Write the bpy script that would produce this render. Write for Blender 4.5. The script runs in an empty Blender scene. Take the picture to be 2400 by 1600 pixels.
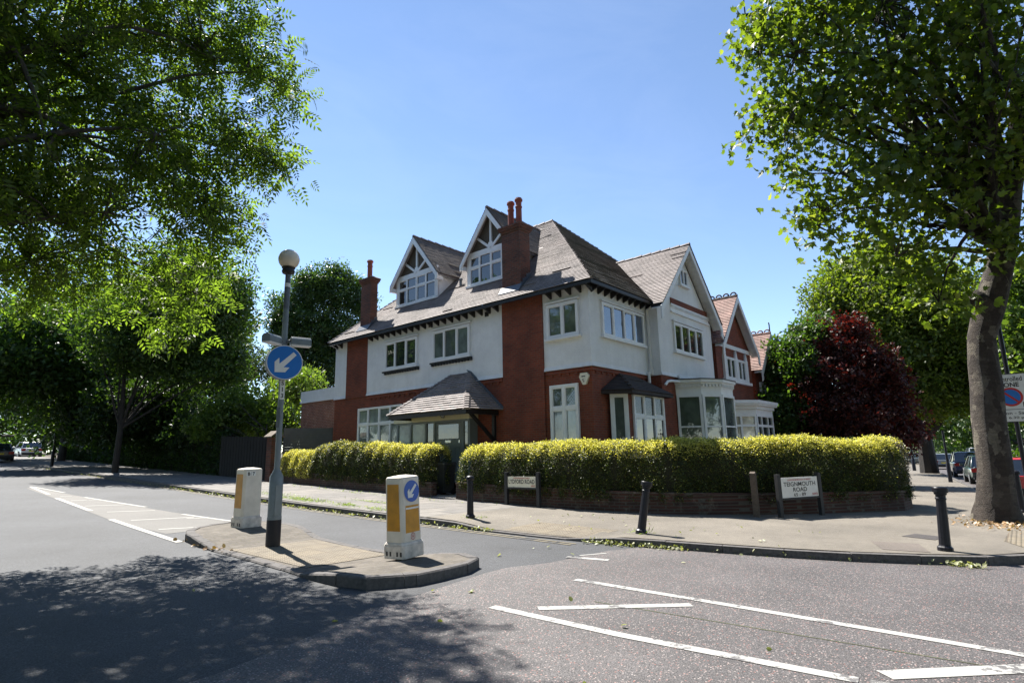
import bpy, bmesh, math, random
import numpy as np
from mathutils import Vector, Matrix
random.seed(7)
C = bpy.context.scene
COL = C.collection
PI = math.pi
# ------------------------------------------------------------------ camera, sky, sun, exposure
YAW, PITCH, ROLL, CAMH = math.radians(40.856), 0.19236, -0.01997, 1.6
fwd = Vector((math.cos(YAW)*math.cos(PITCH), math.sin(YAW)*math.cos(PITCH), math.sin(PITCH)))
rgt = Vector((math.sin(YAW), -math.cos(YAW), 0))
upv = rgt.cross(fwd)
cr = rgt*math.cos(ROLL) + upv*math.sin(ROLL)
cu = -rgt*math.sin(ROLL) + upv*math.cos(ROLL)
cam = bpy.data.cameras.new('camera')
camo = bpy.data.objects.new('camera', cam)
COL.objects.link(camo)
M = Matrix((cr, cu, -fwd)).transposed().to_4x4()
M.translation = (0, 0, CAMH)
camo.matrix_world = M
cam.sensor_width = 36; cam.lens = 20.196; cam.sensor_fit = 'HORIZONTAL'
cam.clip_start = 0.1; cam.clip_end = 3000
C.camera = camo
SUN_AZ, SUN_EL = math.radians(77), math.radians(54.5)
world = bpy.data.worlds.new('World'); C.world = world; world.use_nodes = True
wn = world.node_tree
bg = wn.nodes['Background']
sky = wn.nodes.new('ShaderNodeTexSky'); sky.sky_type = 'NISHITA'; sky.sun_disc = False
sky.sun_elevation = SUN_EL; sky.sun_rotation = PI/2 - SUN_AZ
sky.air_density = 1.0; sky.dust_density = 0.0; sky.ozone_density = 0.9; sky.altitude = 1800
bg.inputs['Strength'].default_value = 0.088
wtc = wn.nodes.new('ShaderNodeTexCoord'); wmp = wn.nodes.new('ShaderNodeMapping'); wmp.inputs['Scale'].default_value = (1.0, 2.2, 5.0); wmp.inputs['Rotation'].default_value = (0, .25, .5)
wno = wn.nodes.new('ShaderNodeTexNoise'); wno.inputs['Scale'].default_value = 1.6; wno.inputs['Detail'].default_value = 7; wno.inputs['Roughness'].default_value = .62; wno.inputs['Distortion'].default_value = .6
wrp = wn.nodes.new('ShaderNodeValToRGB'); wrp.color_ramp.elements[0].position = .46; wrp.color_ramp.elements[0].color = (0, 0, 0, 1); wrp.color_ramp.elements[1].position = .85; wrp.color_ramp.elements[1].color = (.055, .055, .055, 1)
wmx = wn.nodes.new('ShaderNodeMix'); wmx.data_type = 'RGBA'; wmx.inputs[7].default_value = (6.5, 6.9, 7.4, 1)   # thin high cloud
wn.links.new(wtc.outputs['Generated'], wmp.inputs[0]); wn.links.new(wmp.outputs[0], wno.inputs['Vector']); wn.links.new(wno.outputs[0], wrp.inputs[0])
wn.links.new(wrp.outputs[0], wmx.inputs[0]); wn.links.new(sky.outputs[0], wmx.inputs[6]); wn.links.new(wmx.outputs[2], bg.inputs['Color'])
sd = Vector((math.cos(SUN_AZ)*math.cos(SUN_EL), math.sin(SUN_AZ)*math.cos(SUN_EL), math.sin(SUN_EL)))
sl = bpy.data.lights.new('sun', 'SUN'); sl.energy = 5.0; sl.angle = math.radians(0.45); sl.color = (1, .955, .88)
so = bpy.data.objects.new('sun', sl); COL.objects.link(so)
so.rotation_euler = (-sd).to_track_quat('-Z', 'Y').to_euler(); so.location = sd*60
C.view_settings.view_transform = 'Standard'; C.view_settings.look = 'None'
C.view_settings.exposure = 1.42; C.view_settings.gamma = 1.0
C.cycles.max_bounces = 8; C.cycles.transparent_max_bounces = 8

# ------------------------------------------------------------------ terrain height
def G(x, y):
    x = min(max(x, -60.), 110.); y = min(max(y, -40.), 90.)
    return -.012*x + .02*y + .014*(math.sqrt((y-15)**2+16) + (y-15))/2

# ------------------------------------------------------------------ tags and objects
def tag(o, label, cat, group=None):
    o['label'] = label; o['category'] = cat
    if group: o['group'] = group
    return o
def thing(name, label, cat, loc=(0, 0, 0), rz=0, group=None):
    o = bpy.data.objects.new(name, None); COL.objects.link(o)
    o.empty_display_size = .3
    o.location = loc; o.rotation_euler = (0, 0, rz)
    return tag(o, label, cat, group)
def root_of(o):
    while o.parent: o = o.parent
    return o
def link_mesh(name, me, mats, parent=None, kind=None):
    o = bpy.data.objects.new(name, me); COL.objects.link(o)
    if not isinstance(mats, (list, tuple)): mats = [mats]
    for m in mats: me.materials.append(m)
    if parent: o.parent = parent
    if kind: o['kind'] = kind
    return o
def copy_tree(o, parent=None):
    c = o.copy(); COL.objects.link(c); c.parent = parent
    for ch in list(o.children): copy_tree(ch, c)
    return c

class MB:
    """collects faces; build() links them as one mesh, in the space of org (world minus org)"""
    def __init__(s): s.v = []; s.f = []; s.m = []; s.mi = 0
    def add(s, vs, fs, mi=None):
        b = len(s.v); s.v += [tuple(p) for p in vs]
        s.f += [tuple(b+i for i in f) for f in fs]
        s.m += [s.mi if mi is None else mi]*len(fs); return s
    def box(s, x0, y0, z0, x1, y1, z1, mi=None):
        x0, x1 = min(x0, x1), max(x0, x1); y0, y1 = min(y0, y1), max(y0, y1); z0, z1 = min(z0, z1), max(z0, z1)
        return s.add([(x0,y0,z0),(x1,y0,z0),(x1,y1,z0),(x0,y1,z0),(x0,y0,z1),(x1,y0,z1),(x1,y1,z1),(x0,y1,z1)],
                     [(0,3,2,1),(4,5,6,7),(0,1,5,4),(1,2,6,5),(2,3,7,6),(3,0,4,7)], mi)
    def hexa(s, a, mi=None):   # 8 points: bottom 4 then top 4
        return s.add(a, [(0,3,2,1),(4,5,6,7),(0,1,5,4),(1,2,6,5),(2,3,7,6),(3,0,4,7)], mi)
    def fbox(s, o, r, n, u0, u1, z0, z1, d0, d1, mi=None):   # box in a wall frame: u along r, z up, d along n
        o = Vector(o); r = Vector(r); n = Vector(n); k = Vector((0, 0, 1))
        P = lambda u, d, z: o + r*u + n*d + k*z
        a = [P(u0,d1,z0), P(u1,d1,z0), P(u1,d0,z0), P(u0,d0,z0), P(u0,d1,z1), P(u1,d1,z1), P(u1,d0,z1), P(u0,d0,z1)]
        return s.hexa(a, mi)
    def bar(s, p, q, w, h, up=(0, 0, 1), mi=None):   # rectangular bar from p to q
        p = Vector(p); q = Vector(q); d = (q-p).normalized(); x = d.cross(Vector(up)).normalized(); y = x.cross(d)
        a = []
        for c in (p, q):
            a += [c - x*w/2 - y*h/2, c + x*w/2 - y*h/2, c + x*w/2 + y*h/2, c - x*w/2 + y*h/2]
        return s.add(a, [(0,1,2,3),(7,6,5,4),(0,4,5,1),(1,5,6,2),(2,6,7,3),(3,7,4,0)], mi)
    def tube(s, pts, rad, n=10, mi=None, cap=True, jit=0, rng=None):
        pts = [Vector(p) for p in pts]; b = []; vs = []; fs = []
        ref = Vector((.31, .17, .93))
        for i, p in enumerate(pts):
            d = (pts[min(i+1, len(pts)-1)] - pts[max(i-1, 0)]).normalized()
            x = d.cross(ref)
            if x.length < .1: x = d.cross(Vector((1, 0, 0)))
            x.normalize(); y = d.cross(x); r = rad[i] if hasattr(rad, '__len__') else rad
            for k in range(n):
                a = 2*PI*k/n; rr = r*(1+(rng.uniform(-jit, jit) if jit else 0))
                vs.append(p + x*math.cos(a)*rr + y*math.sin(a)*rr)
        for i in range(len(pts)-1):
            for k in range(n):
                k2 = (k+1) % n
                fs.append((i*n+k, i*n+k2, (i+1)*n+k2, (i+1)*n+k))
        if cap: fs += [tuple(range(n-1, -1, -1)), tuple(range((len(pts)-1)*n, len(pts)*n))]
        return s.add(vs, fs, mi)
    def lathe(s, c, prof, n=20, mi=None):   # prof: (r, z) around vertical axis at c
        return s.tube_z(c, prof, n, mi)
    def tube_z(s, c, prof, n, mi):
        vs = []; fs = []; cx, cy, cz = c
        for r, z in prof:
            for k in range(n):
                a = 2*PI*k/n; vs.append((cx+r*math.cos(a), cy+r*math.sin(a), cz+z))
        for i in range(len(prof)-1):
            for k in range(n):
                k2 = (k+1) % n; fs.append((i*n+k, i*n+k2, (i+1)*n+k2, (i+1)*n+k))
        fs += [tuple(range(n-1, -1, -1)), tuple(range((len(prof)-1)*n, len(prof)*n))]
        return s.add(vs, fs, mi)
    def poly(s, pts, mi=None): return s.add(pts, [tuple(range(len(pts)))], mi)
    def prism(s, poly, vec, mi=None):   # planar polygon extruded by vec
        n = len(poly); vec = Vector(vec); a = [Vector(p) for p in poly]
        vs = a + [p+vec for p in a]
        fs = [tuple(range(n-1, -1, -1)), tuple(range(n, 2*n))] + [(i, (i+1) % n, n+(i+1) % n, n+i) for i in range(n)]
        return s.add(vs, fs, mi)
    def build(s, name, mats, parent=None, org=None, kind=None, smooth=False, bevel=0):
        if org is None: org = root_of(parent).location if parent else (0, 0, 0)
        ox, oy, oz = org
        me = bpy.data.meshes.new(name)
        me.from_pydata([(x-ox, y-oy, z-oz) for x, y, z in s.v], [], s.f)
        me.polygons.foreach_set('material_index', s.m)
        bm = bmesh.new(); bm.from_mesh(me)
        bmesh.ops.recalc_face_normals(bm, faces=bm.faces)
        bm.to_mesh(me); bm.free()
        if smooth:
            me.polygons.foreach_set('use_smooth', [True]*len(me.polygons))
        o = link_mesh(name, me, mats, parent, kind)
        if smooth and hasattr(me, 'set_sharp_from_angle'): me.set_sharp_from_angle(angle=math.radians(35))
        if bevel:
            bv = o.modifiers.new('bevel', 'BEVEL'); bv.width = bevel; bv.segments = 2; bv.limit_method = 'ANGLE'
        return o

# ------------------------------------------------------------------ materials
def newmat(name):
    m = bpy.data.materials.new(name); m.use_nodes = True
    return m, m.node_tree, m.node_tree.nodes['Principled BSDF']
def N(t, kind, **kw):
    n = t.nodes.new(kind)
    for k, v in kw.items():
        if k in n.inputs: n.inputs[k].default_value = v
        else: setattr(n, k, v)
    return n
def mixc(t, fac, a, b, mode='MIX'):
    n = t.nodes.new('ShaderNodeMix'); n.data_type = 'RGBA'; n.blend_type = mode
    for s, v in ((0, fac), (6, a), (7, b)):
        if hasattr(v, 'is_linked') or hasattr(v, 'links'): t.links.new(v, n.inputs[s])
        else: n.inputs[s].default_value = v if s == 0 else tuple(v)+((1,) if len(v) == 3 else ())
    return n.outputs[2]
def ramp(t, src, stops):
    r = t.nodes.new('ShaderNodeValToRGB'); e = r.color_ramp.elements
    while len(e) < len(stops): e.new(.5)
    for i, (p, c) in enumerate(stops):
        e[i].position = p; e[i].color = (c, c, c, 1) if not hasattr(c, '__len__') else tuple(c)+(1,)
    t.links.new(src, r.inputs[0]); return r.outputs[0]
def coords(t, obj=True):
    return t.nodes.new('ShaderNodeTexCoord').outputs['Object' if obj else 'Generated']
def noise(t, vec, scale, detail=4, rough=.6):
    n = N(t, 'ShaderNodeTexNoise', Scale=scale, Detail=detail, Roughness=rough)
    if vec: t.links.new(vec, n.inputs['Vector'])
    return n.outputs[0]
def bump(t, b, h, strength=.3, dist=.01):
    n = N(t, 'ShaderNodeBump', Strength=strength, Distance=dist)
    t.links.new(h, n.inputs['Height']); t.links.new(n.outputs[0], b.inputs['Normal'])
def plain(name, col, rough=.6, var=.12, scale=6, metal=0, spec=.5, bmp=0, coat=0):
    m, t, b = newmat(name)
    v = coords(t)
    f = noise(t, v, scale, 5)
    lo = [c*(1-var) for c in col]; hi = [min(1, c*(1+var)) for c in col]
    t.links.new(ramp(t, f, [(.3, lo), (.7, hi)]), b.inputs['Base Color'])
    b.inputs['Roughness'].default_value = rough; b.inputs['Metallic'].default_value = metal
    b.inputs['Specular IOR Level'].default_value = spec; b.inputs['Coat Weight'].default_value = coat
    if bmp: bump(t, b, noise(t, v, scale*6, 4), bmp, .01)
    return m
def worn(name, col, under, amount=.35, scale=14, rough=.7):
    """thermoplastic paint with bites out of it"""
    m, t, b = newmat(name)
    v = coords(t)
    n = noise(t, v, scale, 6, .75); n2 = noise(t, v, 2.2, 3)
    s = N(t, 'ShaderNodeMath', operation='ADD'); t.links.new(n, s.inputs[0]); t.links.new(n2, s.inputs[1])
    f = ramp(t, s.outputs[0], [(amount+.36, 0), (amount+.42, 1)])
    s.operation = 'ADD'
    dirt = ramp(t, noise(t, v, 30, 4), [(.3, [c*.78 for c in col]), (.7, col)])
    t.links.new(mixc(t, f, under, dirt), b.inputs['Base Color'])
    b.inputs['Roughness'].default_value = rough
    bump(t, b, noise(t, v, 120, 3), .25, .005)
    return m
def asphalt(name, base, chips=None, chip_amt=.0, rough=.62, spk=.5, fine=160):
    m, t, b = newmat(name)
    v = coords(t)
    big = noise(t, v, .55, 4); mid = noise(t, v, 9, 5, .7)
    f = noise(t, v, fine, 2, .8)
    c0 = ramp(t, mid, [(.25, [c*.82 for c in base]), (.75, [c*1.12 for c in base])])
    c1 = mixc(t, 1.0, c0, ramp(t, big, [(.3, .74), (.7, 1.2)]), 'MULTIPLY')
    c2 = mixc(t, 1.0, c1, ramp(t, f, [(.3, 1-spk), (.5, 1.0), (.68, 1+spk*1.3)]), 'MULTIPLY')
    if chips:
        vo = N(t, 'ShaderNodeTexVoronoi', Scale=48.0); t.links.new(v, vo.inputs['Vector'])
        near = ramp(t, vo.outputs['Distance'], [(.25, 1), (.42, 0)])
        pick = N(t, 'ShaderNodeSeparateColor'); t.links.new(vo.outputs['Color'], pick.inputs[0])
        sel = ramp(t, pick.outputs[0], [(1-chip_amt-.01, 0), (1-chip_amt, 1)])
        fac = N(t, 'ShaderNodeMath', operation='MULTIPLY'); t.links.new(near, fac.inputs[0]); t.links.new(sel, fac.inputs[1])
        cc = ramp(t, pick.outputs[1], [(0, chips[0]), (.5, chips[1]), (1, chips[2])])
        c2 = mixc(t, fac.outputs[0], c2, cc)
    t.links.new(c2, b.inputs['Base Color'])
    b.inputs['Roughness'].default_value = rough
    hs = N(t, 'ShaderNodeMath', operation='ADD'); t.links.new(f, hs.inputs[0])
    vb = N(t, 'ShaderNodeTexVoronoi', Scale=90.0); t.links.new(v, vb.inputs['Vector']); t.links.new(vb.outputs['Distance'], hs.inputs[1])
    bump(t, b, hs.outputs[0], .55, .006)
    return m
def wallvec(t, zs=1.0):
    """(x+y, z) so that axis-aligned walls of both directions take the same courses"""
    v = coords(t); sp = N(t, 'ShaderNodeSeparateXYZ'); t.links.new(v, sp.inputs[0])
    a = N(t, 'ShaderNodeMath', operation='ADD'); t.links.new(sp.outputs[0], a.inputs[0]); t.links.new(sp.outputs[1], a.inputs[1])
    z = N(t, 'ShaderNodeMath', operation='MULTIPLY'); t.links.new(sp.outputs[2], z.inputs[0]); z.inputs[1].default_value = zs
    cb = N(t, 'ShaderNodeCombineXYZ'); t.links.new(a.outputs[0], cb.inputs[0]); t.links.new(z.outputs[0], cb.inputs[1])
    return cb.outputs[0], v
def brick(name, c1, c2, mortar, w=.225, h=.075, rough=.85, ms=.008, stain=.25, bleach=None):
    m, t, b = newmat(name)
    bv, v = wallvec(t)
    br = N(t, 'ShaderNodeTexBrick', Scale=1.0); t.links.new(bv, br.inputs['Vector'])
    br.inputs['Brick Width'].default_value = w; br.inputs['Row Height'].default_value = h
    br.inputs['Mortar Size'].default_value = ms; br.inputs['Mortar Smooth'].default_value = .3; br.inputs['Bias'].default_value = -.1
    br.inputs['Color1'].default_value = tuple(c1)+(1,); br.inputs['Color2'].default_value = tuple(c2)+(1,)
    br.inputs['Mortar'].default_value = tuple(mortar)+(1,)
    col = mixc(t, 1.0, br.outputs[0], ramp(t, noise(t, v, .9, 6, .7), [(.3, 1-stain), (.65, 1.12)]), 'MULTIPLY')
    if bleach:
        col = mixc(t, ramp(t, noise(t, v, 3.0, 5, .75), [(.55, 0), (.72, .75)]), col, bleach)
    t.links.new(col, b.inputs['Base Color']); b.inputs['Roughness'].default_value = rough
    inv = N(t, 'ShaderNodeMath', operation='SUBTRACT'); inv.inputs[0].default_value = 1; t.links.new(br.outputs[1], inv.inputs[1])
    bump(t, b, inv.outputs[0], .5, .01)
    return m
def tiles(name, c1, c2, dark, w=.17, h=.11, lich=.3):
    m, t, b = newmat(name)
    bv, v = wallvec(t, 1.0)
    br = N(t, 'ShaderNodeTexBrick', Scale=1.0); t.links.new(bv, br.inputs['Vector'])
    br.inputs['Brick Width'].default_value = w; br.inputs['Row Height'].default_value = h*.69
    br.inputs['Mortar Size'].default_value = .006
    br.inputs['Color1'].default_value = tuple(c1)+(1,); br.inputs['Color2'].default_value = tuple(c2)+(1,)
    br.inputs['Mortar'].default_value = tuple(dark)+(1,)
    f = noise(t, v, 1.3, 7, .72)
    col = mixc(t, 1.0, br.outputs[0], ramp(t, f, [(.32, .6), (.5, 1.0), (.72, 1.25)]), 'MULTIPLY')
    col = mixc(t, ramp(t, noise(t, v, 14, 5, .8), [(.58, 0), (.72, lich)]), col, dark)
    t.links.new(col, b.inputs['Base Color']); b.inputs['Roughness'].default_value = .75
    bump(t, b, noise(t, v, 60, 3), .4, .01)
    return m
def render_mat(name, col):
    m, t, b = newmat(name)
    v = coords(t)
    c = ramp(t, noise(t, v, 1.1, 6, .7), [(.3, [x*.86 for x in col]), (.6, col)])
    mp = N(t, 'ShaderNodeMapping'); mp.inputs['Scale'].default_value = (3, 3, .25); t.links.new(v, mp.inputs[0])
    st = ramp(t, noise(t, mp.outputs[0], 2, 5, .7), [(.34, .8), (.55, 1.0)])
    c = mixc(t, .22, c, mixc(t, 1.0, c, st, 'MULTIPLY'))
    t.links.new(c, b.inputs['Base Color']); b.inputs['Roughness'].default_value = .9
    bump(t, b, noise(t, v, 22, 5, .7), .55, .02)
    return m
def glass(name, col, rough=.03, spec=.7, blind=0, pattern=None):
    m, t, b = newmat(name)
    v = coords(t)
    c = ramp(t, noise(t, v, 1.6, 3), [(.35, [x*.6 for x in col]), (.65, [x*1.25 for x in col])])
    gi = t.nodes.new('ShaderNodeNewGeometry'); c = mixc(t, 1.0, c, ramp(t, gi.outputs['Random Per Island'], [(0, .45), (.5, .95), (1, 1.6)]), 'MULTIPLY')
    if blind:
        wv = N(t, 'ShaderNodeTexWave', Scale=blind, bands_direction='Z'); t.links.new(v, wv.inputs['Vector'])
        c = mixc(t, 1.0, c, ramp(t, wv.outputs[0], [(.1, .55), (.5, 1.1)]), 'MULTIPLY')
    t.links.new(c, b.inputs['Base Color']); b.inputs['Roughness'].default_value = rough
    b.inputs['Specular IOR Level'].default_value = .5; b.inputs['IOR'].default_value = 1.5+.55*spec
    nb = N(t, 'ShaderNodeBump', Strength=.04, Distance=.05); t.links.new(noise(t, v, 3, 2), nb.inputs['Height'])
    t.links.new(nb.outputs[0], b.inputs['Normal'])
    return m
def leaf(name, stops, trans=.45, rough=.5, tcol=None):
    m, t, b = newmat(name)
    gi = t.nodes.new('ShaderNodeNewGeometry')
    c = ramp(t, gi.outputs['Random Per Island'], stops)
    t.links.new(c, b.inputs['Base Color']); b.inputs['Roughness'].default_value = rough
    b.inputs['Specular IOR Level'].default_value = .45
    tr = t.nodes.new('ShaderNodeBsdfTranslucent')
    tc = mixc(t, 1.0, c, tcol or (2.3, 2.45, .7), 'MULTIPLY'); t.links.new(tc, tr.inputs['Color'])
    mx = t.nodes.new('ShaderNodeMixShader'); mx.inputs[0].default_value = trans
    t.links.new(b.outputs[0], mx.inputs[1]); t.links.new(tr.outputs[0], mx.inputs[2])
    t.links.new(mx.outputs[0], t.nodes['Material Output'].inputs['Surface'])
    return m
def bark(name, cs, scale=5, zs=.45):
    m, t, b = newmat(name)
    v = coords(t)
    mp = N(t, 'ShaderNodeMapping'); mp.inputs['Scale'].default_value = (1, 1, zs); t.links.new(v, mp.inputs[0])
    n = noise(t, mp.outputs[0], scale, 7, .7)
    t.links.new(ramp(t, n, [(.32, cs[0]), (.5, cs[1]), (.68, cs[2])]), b.inputs['Base Color'])
    b.inputs['Roughness'].default_value = .85
    bump(t, b, noise(t, mp.outputs[0], scale*5, 6, .75), .8, .03)
    return m

m_asph = asphalt('asphalt_smooth', (.043, .045, .050), rough=.8, spk=.8, fine=70)
m_asph_old = asphalt('asphalt_old_chipped', (.070, .064, .064), [(.26, .085, .065), (.34, .30, .28), (.14, .10, .10)], .42, rough=.68, spk=.75, fine=75)
m_asph_hatch = asphalt('asphalt_between_hatching', (.066, .061, .054), rough=.7, spk=.35, fine=150)
m_tarmac = asphalt('pavement_tarmac', (.150, .132, .108), rough=.88, spk=.3, fine=140)
m_concrete = plain('kerb_granite', (.090, .083, .080), .88, .35, 18, bmp=.5)
m_conc_path = plain('path_concrete', (.36, .34, .31), .85, .2, 5, bmp=.3)
m_white_paint = worn('road_paint_white', (.38, .375, .355), (.11, .105, .105), .50, 16)
m_white_paint2 = worn('road_paint_far', (.31, .305, .285), (.11, .105, .105), .44, 14)
m_yellow_paint = worn('road_paint_faded_yellow', (.20, .165, .10), (.06, .058, .055), .52, 9)
m_soil = plain('garden_soil', (.075, .06, .042), .95, .35, 3, bmp=.8)
m_grassy = plain('verge_ground', (.07, .075, .04), .95, .4, 2, bmp=.6)
m_brick = brick('brick_red', (.24, .045, .017), (.155, .030, .013), (.15, .08, .05), ms=.011, stain=.42)
m_brick_chimney = brick('brick_chimney', (.185, .052, .026), (.085, .028, .018), (.13, .085, .06), ms=.014, stain=.5)  # chimney and pier brick in its own colour, more mottled than the walls
m_brick_old = brick('brick_old_garden', (.085, .03, .02), (.04, .022, .018), (.09, .08, .065), ms=.012, stain=.6, bleach=(.16, .14, .11))
m_brick_annex = brick('brick_annex', (.30, .10, .06), (.2, .06, .04), (.3, .22, .17), ms=.012, stain=.4, bleach=(.42, .32, .26))
m_render = render_mat('render_white', (.80, .805, .80))
m_tile = tiles('roof_tiles_weathered', (.32, .272, .255), (.235, .2, .19), (.10, .088, .08))
m_tile_moss_shade = tiles('roof_tiles_mossy_shaded', (.19, .165, .145), (.13, .115, .10), (.055, .055, .042), lich=.5)  # moss tone, darkened further to stand in for shade on slopes facing away from sun
m_tile_red = tiles('roof_tiles_red', (.36, .225, .185), (.28, .17, .14), (.12, .07, .055), lich=.2)
m_tile_dark = tiles('roof_tiles_dark', (.05, .036, .033), (.036, .028, .027), (.02, .016, .015), lich=.1)
m_wpaint = plain('paint_white', (.78, .78, .765), .45, .06, 3)
m_cream = plain('paint_cream', (.66, .60, .40), .5, .06, 3)
m_black = plain('paint_black', (.012, .011, .011), .5, .3, 8)
m_pebble = plain('pebbledash_brown', (.10, .082, .062), .95, .4, 40, bmp=.8)
m_lead = plain('lead_flashing', (.09, .105, .125), .5, .2, 6)
m_grey = plain('door_grey', (.17, .2, .2), .5, .08, 3)
m_greypanel = glass('porch_glass_frosted', (.27, .33, .31), .25, .5)
m_gl_dark = glass('glass_dark_room', (.022, .028, .026), .02, .9)
m_gl_tree = glass('glass_net_curtain', (.085, .105, .088), .04, .8)
m_gl_blind = glass('glass_white_blind', (.17, .2, .185), .05, .7, 9.0)
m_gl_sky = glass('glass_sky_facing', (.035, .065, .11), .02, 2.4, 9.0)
m_gl_grey = glass('glass_grey_blind', (.10, .125, .115), .04, .8)
m_gl_pale = glass('glass_pale_curtain', (.50, .45, .36), .05, .7)
m_leadcame = plain('lead_came', (.055, .055, .05), .5, .1)
m_flapmetal = plain('letterbox_chrome', (.6, .6, .58), .25, .1, 10, metal=.8)
m_bol_black = plain('bollard_black', (.010, .010, .015), .42, .25, 14, bmp=.08, spec=.3)
m_bol_white = plain('bollard_white_plastic', (.68, .62, .53), .55, .14, 3, bmp=.03)
m_bol_base = plain('bollard_base_dirty', (.56, .51, .46), .7, .3, 9)
m_amber = plain('bollard_amber_sheet', (.52, .23, .006), .4, .2, 6)
m_blue = plain('sign_blue', (.003, .145, .50), .35, .05, 4)
m_blue_dark = plain('sign_blue_deep', (.004, .075, .40), .35, .05, 4)
m_swhite = plain('sign_white', (.72, .71, .68), .4, .06, 6)
m_scream = plain('sign_cream', (.72, .68, .54), .45, .1, 8)
m_sback = plain('sign_back_dark', (.02, .02, .022), .6, .2)
m_ink = plain('ink_black', (.012, .012, .012), .5, .05)
m_inkred = plain('ink_red', (.45, .03, .03), .5, .05)
m_red = plain('sign_red', (.5, .02, .02), .4, .05)
m_lamp_grey = plain('lamp_post_paint', (.155, .185, .20), .45, .16, 6, bmp=.05)
m_lamp_dark = plain('lamp_post_scuffed', (.10, .115, .135), .45, .3, 14)
m_globe = plain('lamp_globe', (.72, .63, .50), .25, .12, 5)
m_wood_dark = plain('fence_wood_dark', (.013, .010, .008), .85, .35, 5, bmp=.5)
m_wood = plain('weathered_timber', (.10, .075, .055), .85, .3, 9, bmp=.5)
m_slat = plain('slat_fence_grey', (.075, .08, .083), .6, .12, 5)
m_terracotta = plain('chimney_pot_clay', (.26, .062, .035), .7, .25, 7)
m_mortar = plain('chimney_flaunching', (.16, .13, .1), .9, .3, 9, bmp=.5)
m_tactile = None
m_bin = plain('bin_plastic', (.035, .04, .04), .5, .2, 6)
m_binlid = plain('bin_lid_plastic', (.06, .065, .065), .35, .2, 6)

# ------------------------------------------------------------------ ground sheets
def sheet(name, poly, dz, mat, ystep=2.0, xstep=0, kind='structure', parent=None, label=None):
    f = dz if callable(dz) else (lambda x, y: dz)
    bm = bmesh.new()
    bm.faces.new([bm.verts.new((x, y, 0)) for x, y in poly])
    xs = [p[0] for p in poly]; ys = [p[1] for p in poly]
    cuts = [((0, y, 0), (0, 1, 0)) for y in np.arange(-40, 90.1, ystep) if min(ys) < y < max(ys)]
    cx = [-60, 110]
    if xstep: cx += list(np.arange(math.floor(min(xs)), max(xs), xstep))
    cuts += [((x, 0, 0), (1, 0, 0)) for x in cx if min(xs) < x < max(xs)]
    for co, no in cuts:
        bmesh.ops.bisect_plane(bm, geom=bm.verts[:]+bm.edges[:]+bm.faces[:], plane_co=co, plane_no=no, dist=1e-5)
    for v in bm.verts: v.co.z = G(v.co.x, v.co.y) + f(v.co.x, v.co.y)
    bmesh.ops.recalc_face_normals(bm, faces=bm.faces)
    for fc in bm.faces:
        if fc.normal.z < 0: fc.normal_flip()
    me = bpy.data.meshes.new(name); bm.to_mesh(me); bm.free()
    return link_mesh(name, me, mat, parent, kind)
def stripe(p, q, w):
    p = Vector(p).to_2d() if len(p) > 2 else Vector(p); q = Vector(q); d = (q-p).normalized(); n = Vector((-d.y, d.x))*w/2
    return [tuple(p-n), tuple(q-n), tuple(q+n), tuple(p+n)]
def smooth01(a, b, x):
    t = min(max((x-a)/(b-a), 0), 1); return t*t*(3-2*t)

KERB = [(8.75,110),(8.75,60),(8.62,40),(8.72,25),(8.72,15),(8.76,12),(8.84,9.6),(8.88,8.3),(8.95,7.2),(9.06,6.35),(9.2,5.6),(9.4,4.78),(9.62,3.9),
        (9.9,2.95),(10.25,2.1),(10.78,1.18),(11.38,.46),(12.2,-.08),(13.2,-.45),(15,-.58),(17,-.36),(20,.06),(26,.92),(38,2.6),(60,5.7),(110,12.7)]
WALL = [(12.75,110),(12.75,9.0),(12.95,7.7),(13.42,6.45),(14.48,5.2),(15.8,4.15),(17.2,3.18),(18.4,2.5),(19.4,2.45),(20.4,2.62)]
INNER = WALL + [(26,3.8),(38,5.6),(60,8.7),(110,15.7)]
def drop(x, y):
    """pavement height above the road: dips at the crossing"""
    d = smooth01(9.5, 8.3, y)*smooth01(5.35, 6.3, y)
    t = smooth01(10.6, 9.0, x)
    d2 = smooth01(14.6, 13.2, y)*0
    return .112 - .092*d*t
sheet('ground', [(-900,-700),(1400,-700),(1400,1400),(-900,1400)], -.035, m_grassy)
SEAM = [(-.62, 4.3), (2.0, 4.62), (4.0, 5.25), (5.84, 5.60), (6.31, 5.62), (7.0, 5.4), (8.43, 5.32), (9.35, 5.0)]
sheet('road', SEAM + [(9.35, 5.0), (9.2, 8.5), (9.0, 20), (9.0, 110), (-.62, 110)], 0.0, m_asph)
sheet('road_junction', list(reversed(SEAM)) + [(-.62, -60), (11.5, -60), (11.5, -9.2), (110, 5.0), (110, 12.8), (60, 5.8), (38, 2.7), (26, 1.02), (20, .2), (16, -.2), (12, .3), (10, 3)], 0.004, m_asph_old)
sheet('pavement_near', [(-4.5,-60),(-.75,-60),(-.75,110),(-4.5,110)], .112, m_tarmac)
out = [(x+.09*(1 if i < 12 else .8), y+(0 if i < 12 else .08)) for i, (x, y) in enumerate(KERB)]
def split_poly(y0):
    """pavement polygon for y<y0 and y>y0"""
    a = [p for p in out if p[1] > y0]; b = [p for p in WALL if p[1] > y0]
    return a, b
hi = [(8.84,110),(8.84,60),(8.71,40),(8.81,25),(8.81,15),(8.85,12),(8.90,10.4),(12.75,10.4),(12.75,110)]
lo = [(8.97,10.4)] + [p for p in out if p[1] < 10 and p[1] > -5 or p[0] > 30]
lo = [(8.97,10.4)] + out[6:] + list(reversed(INNER))[0:-1]
lo = lo[:-1] + [(12.75, 9.0), (12.75, 10.4)]

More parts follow.
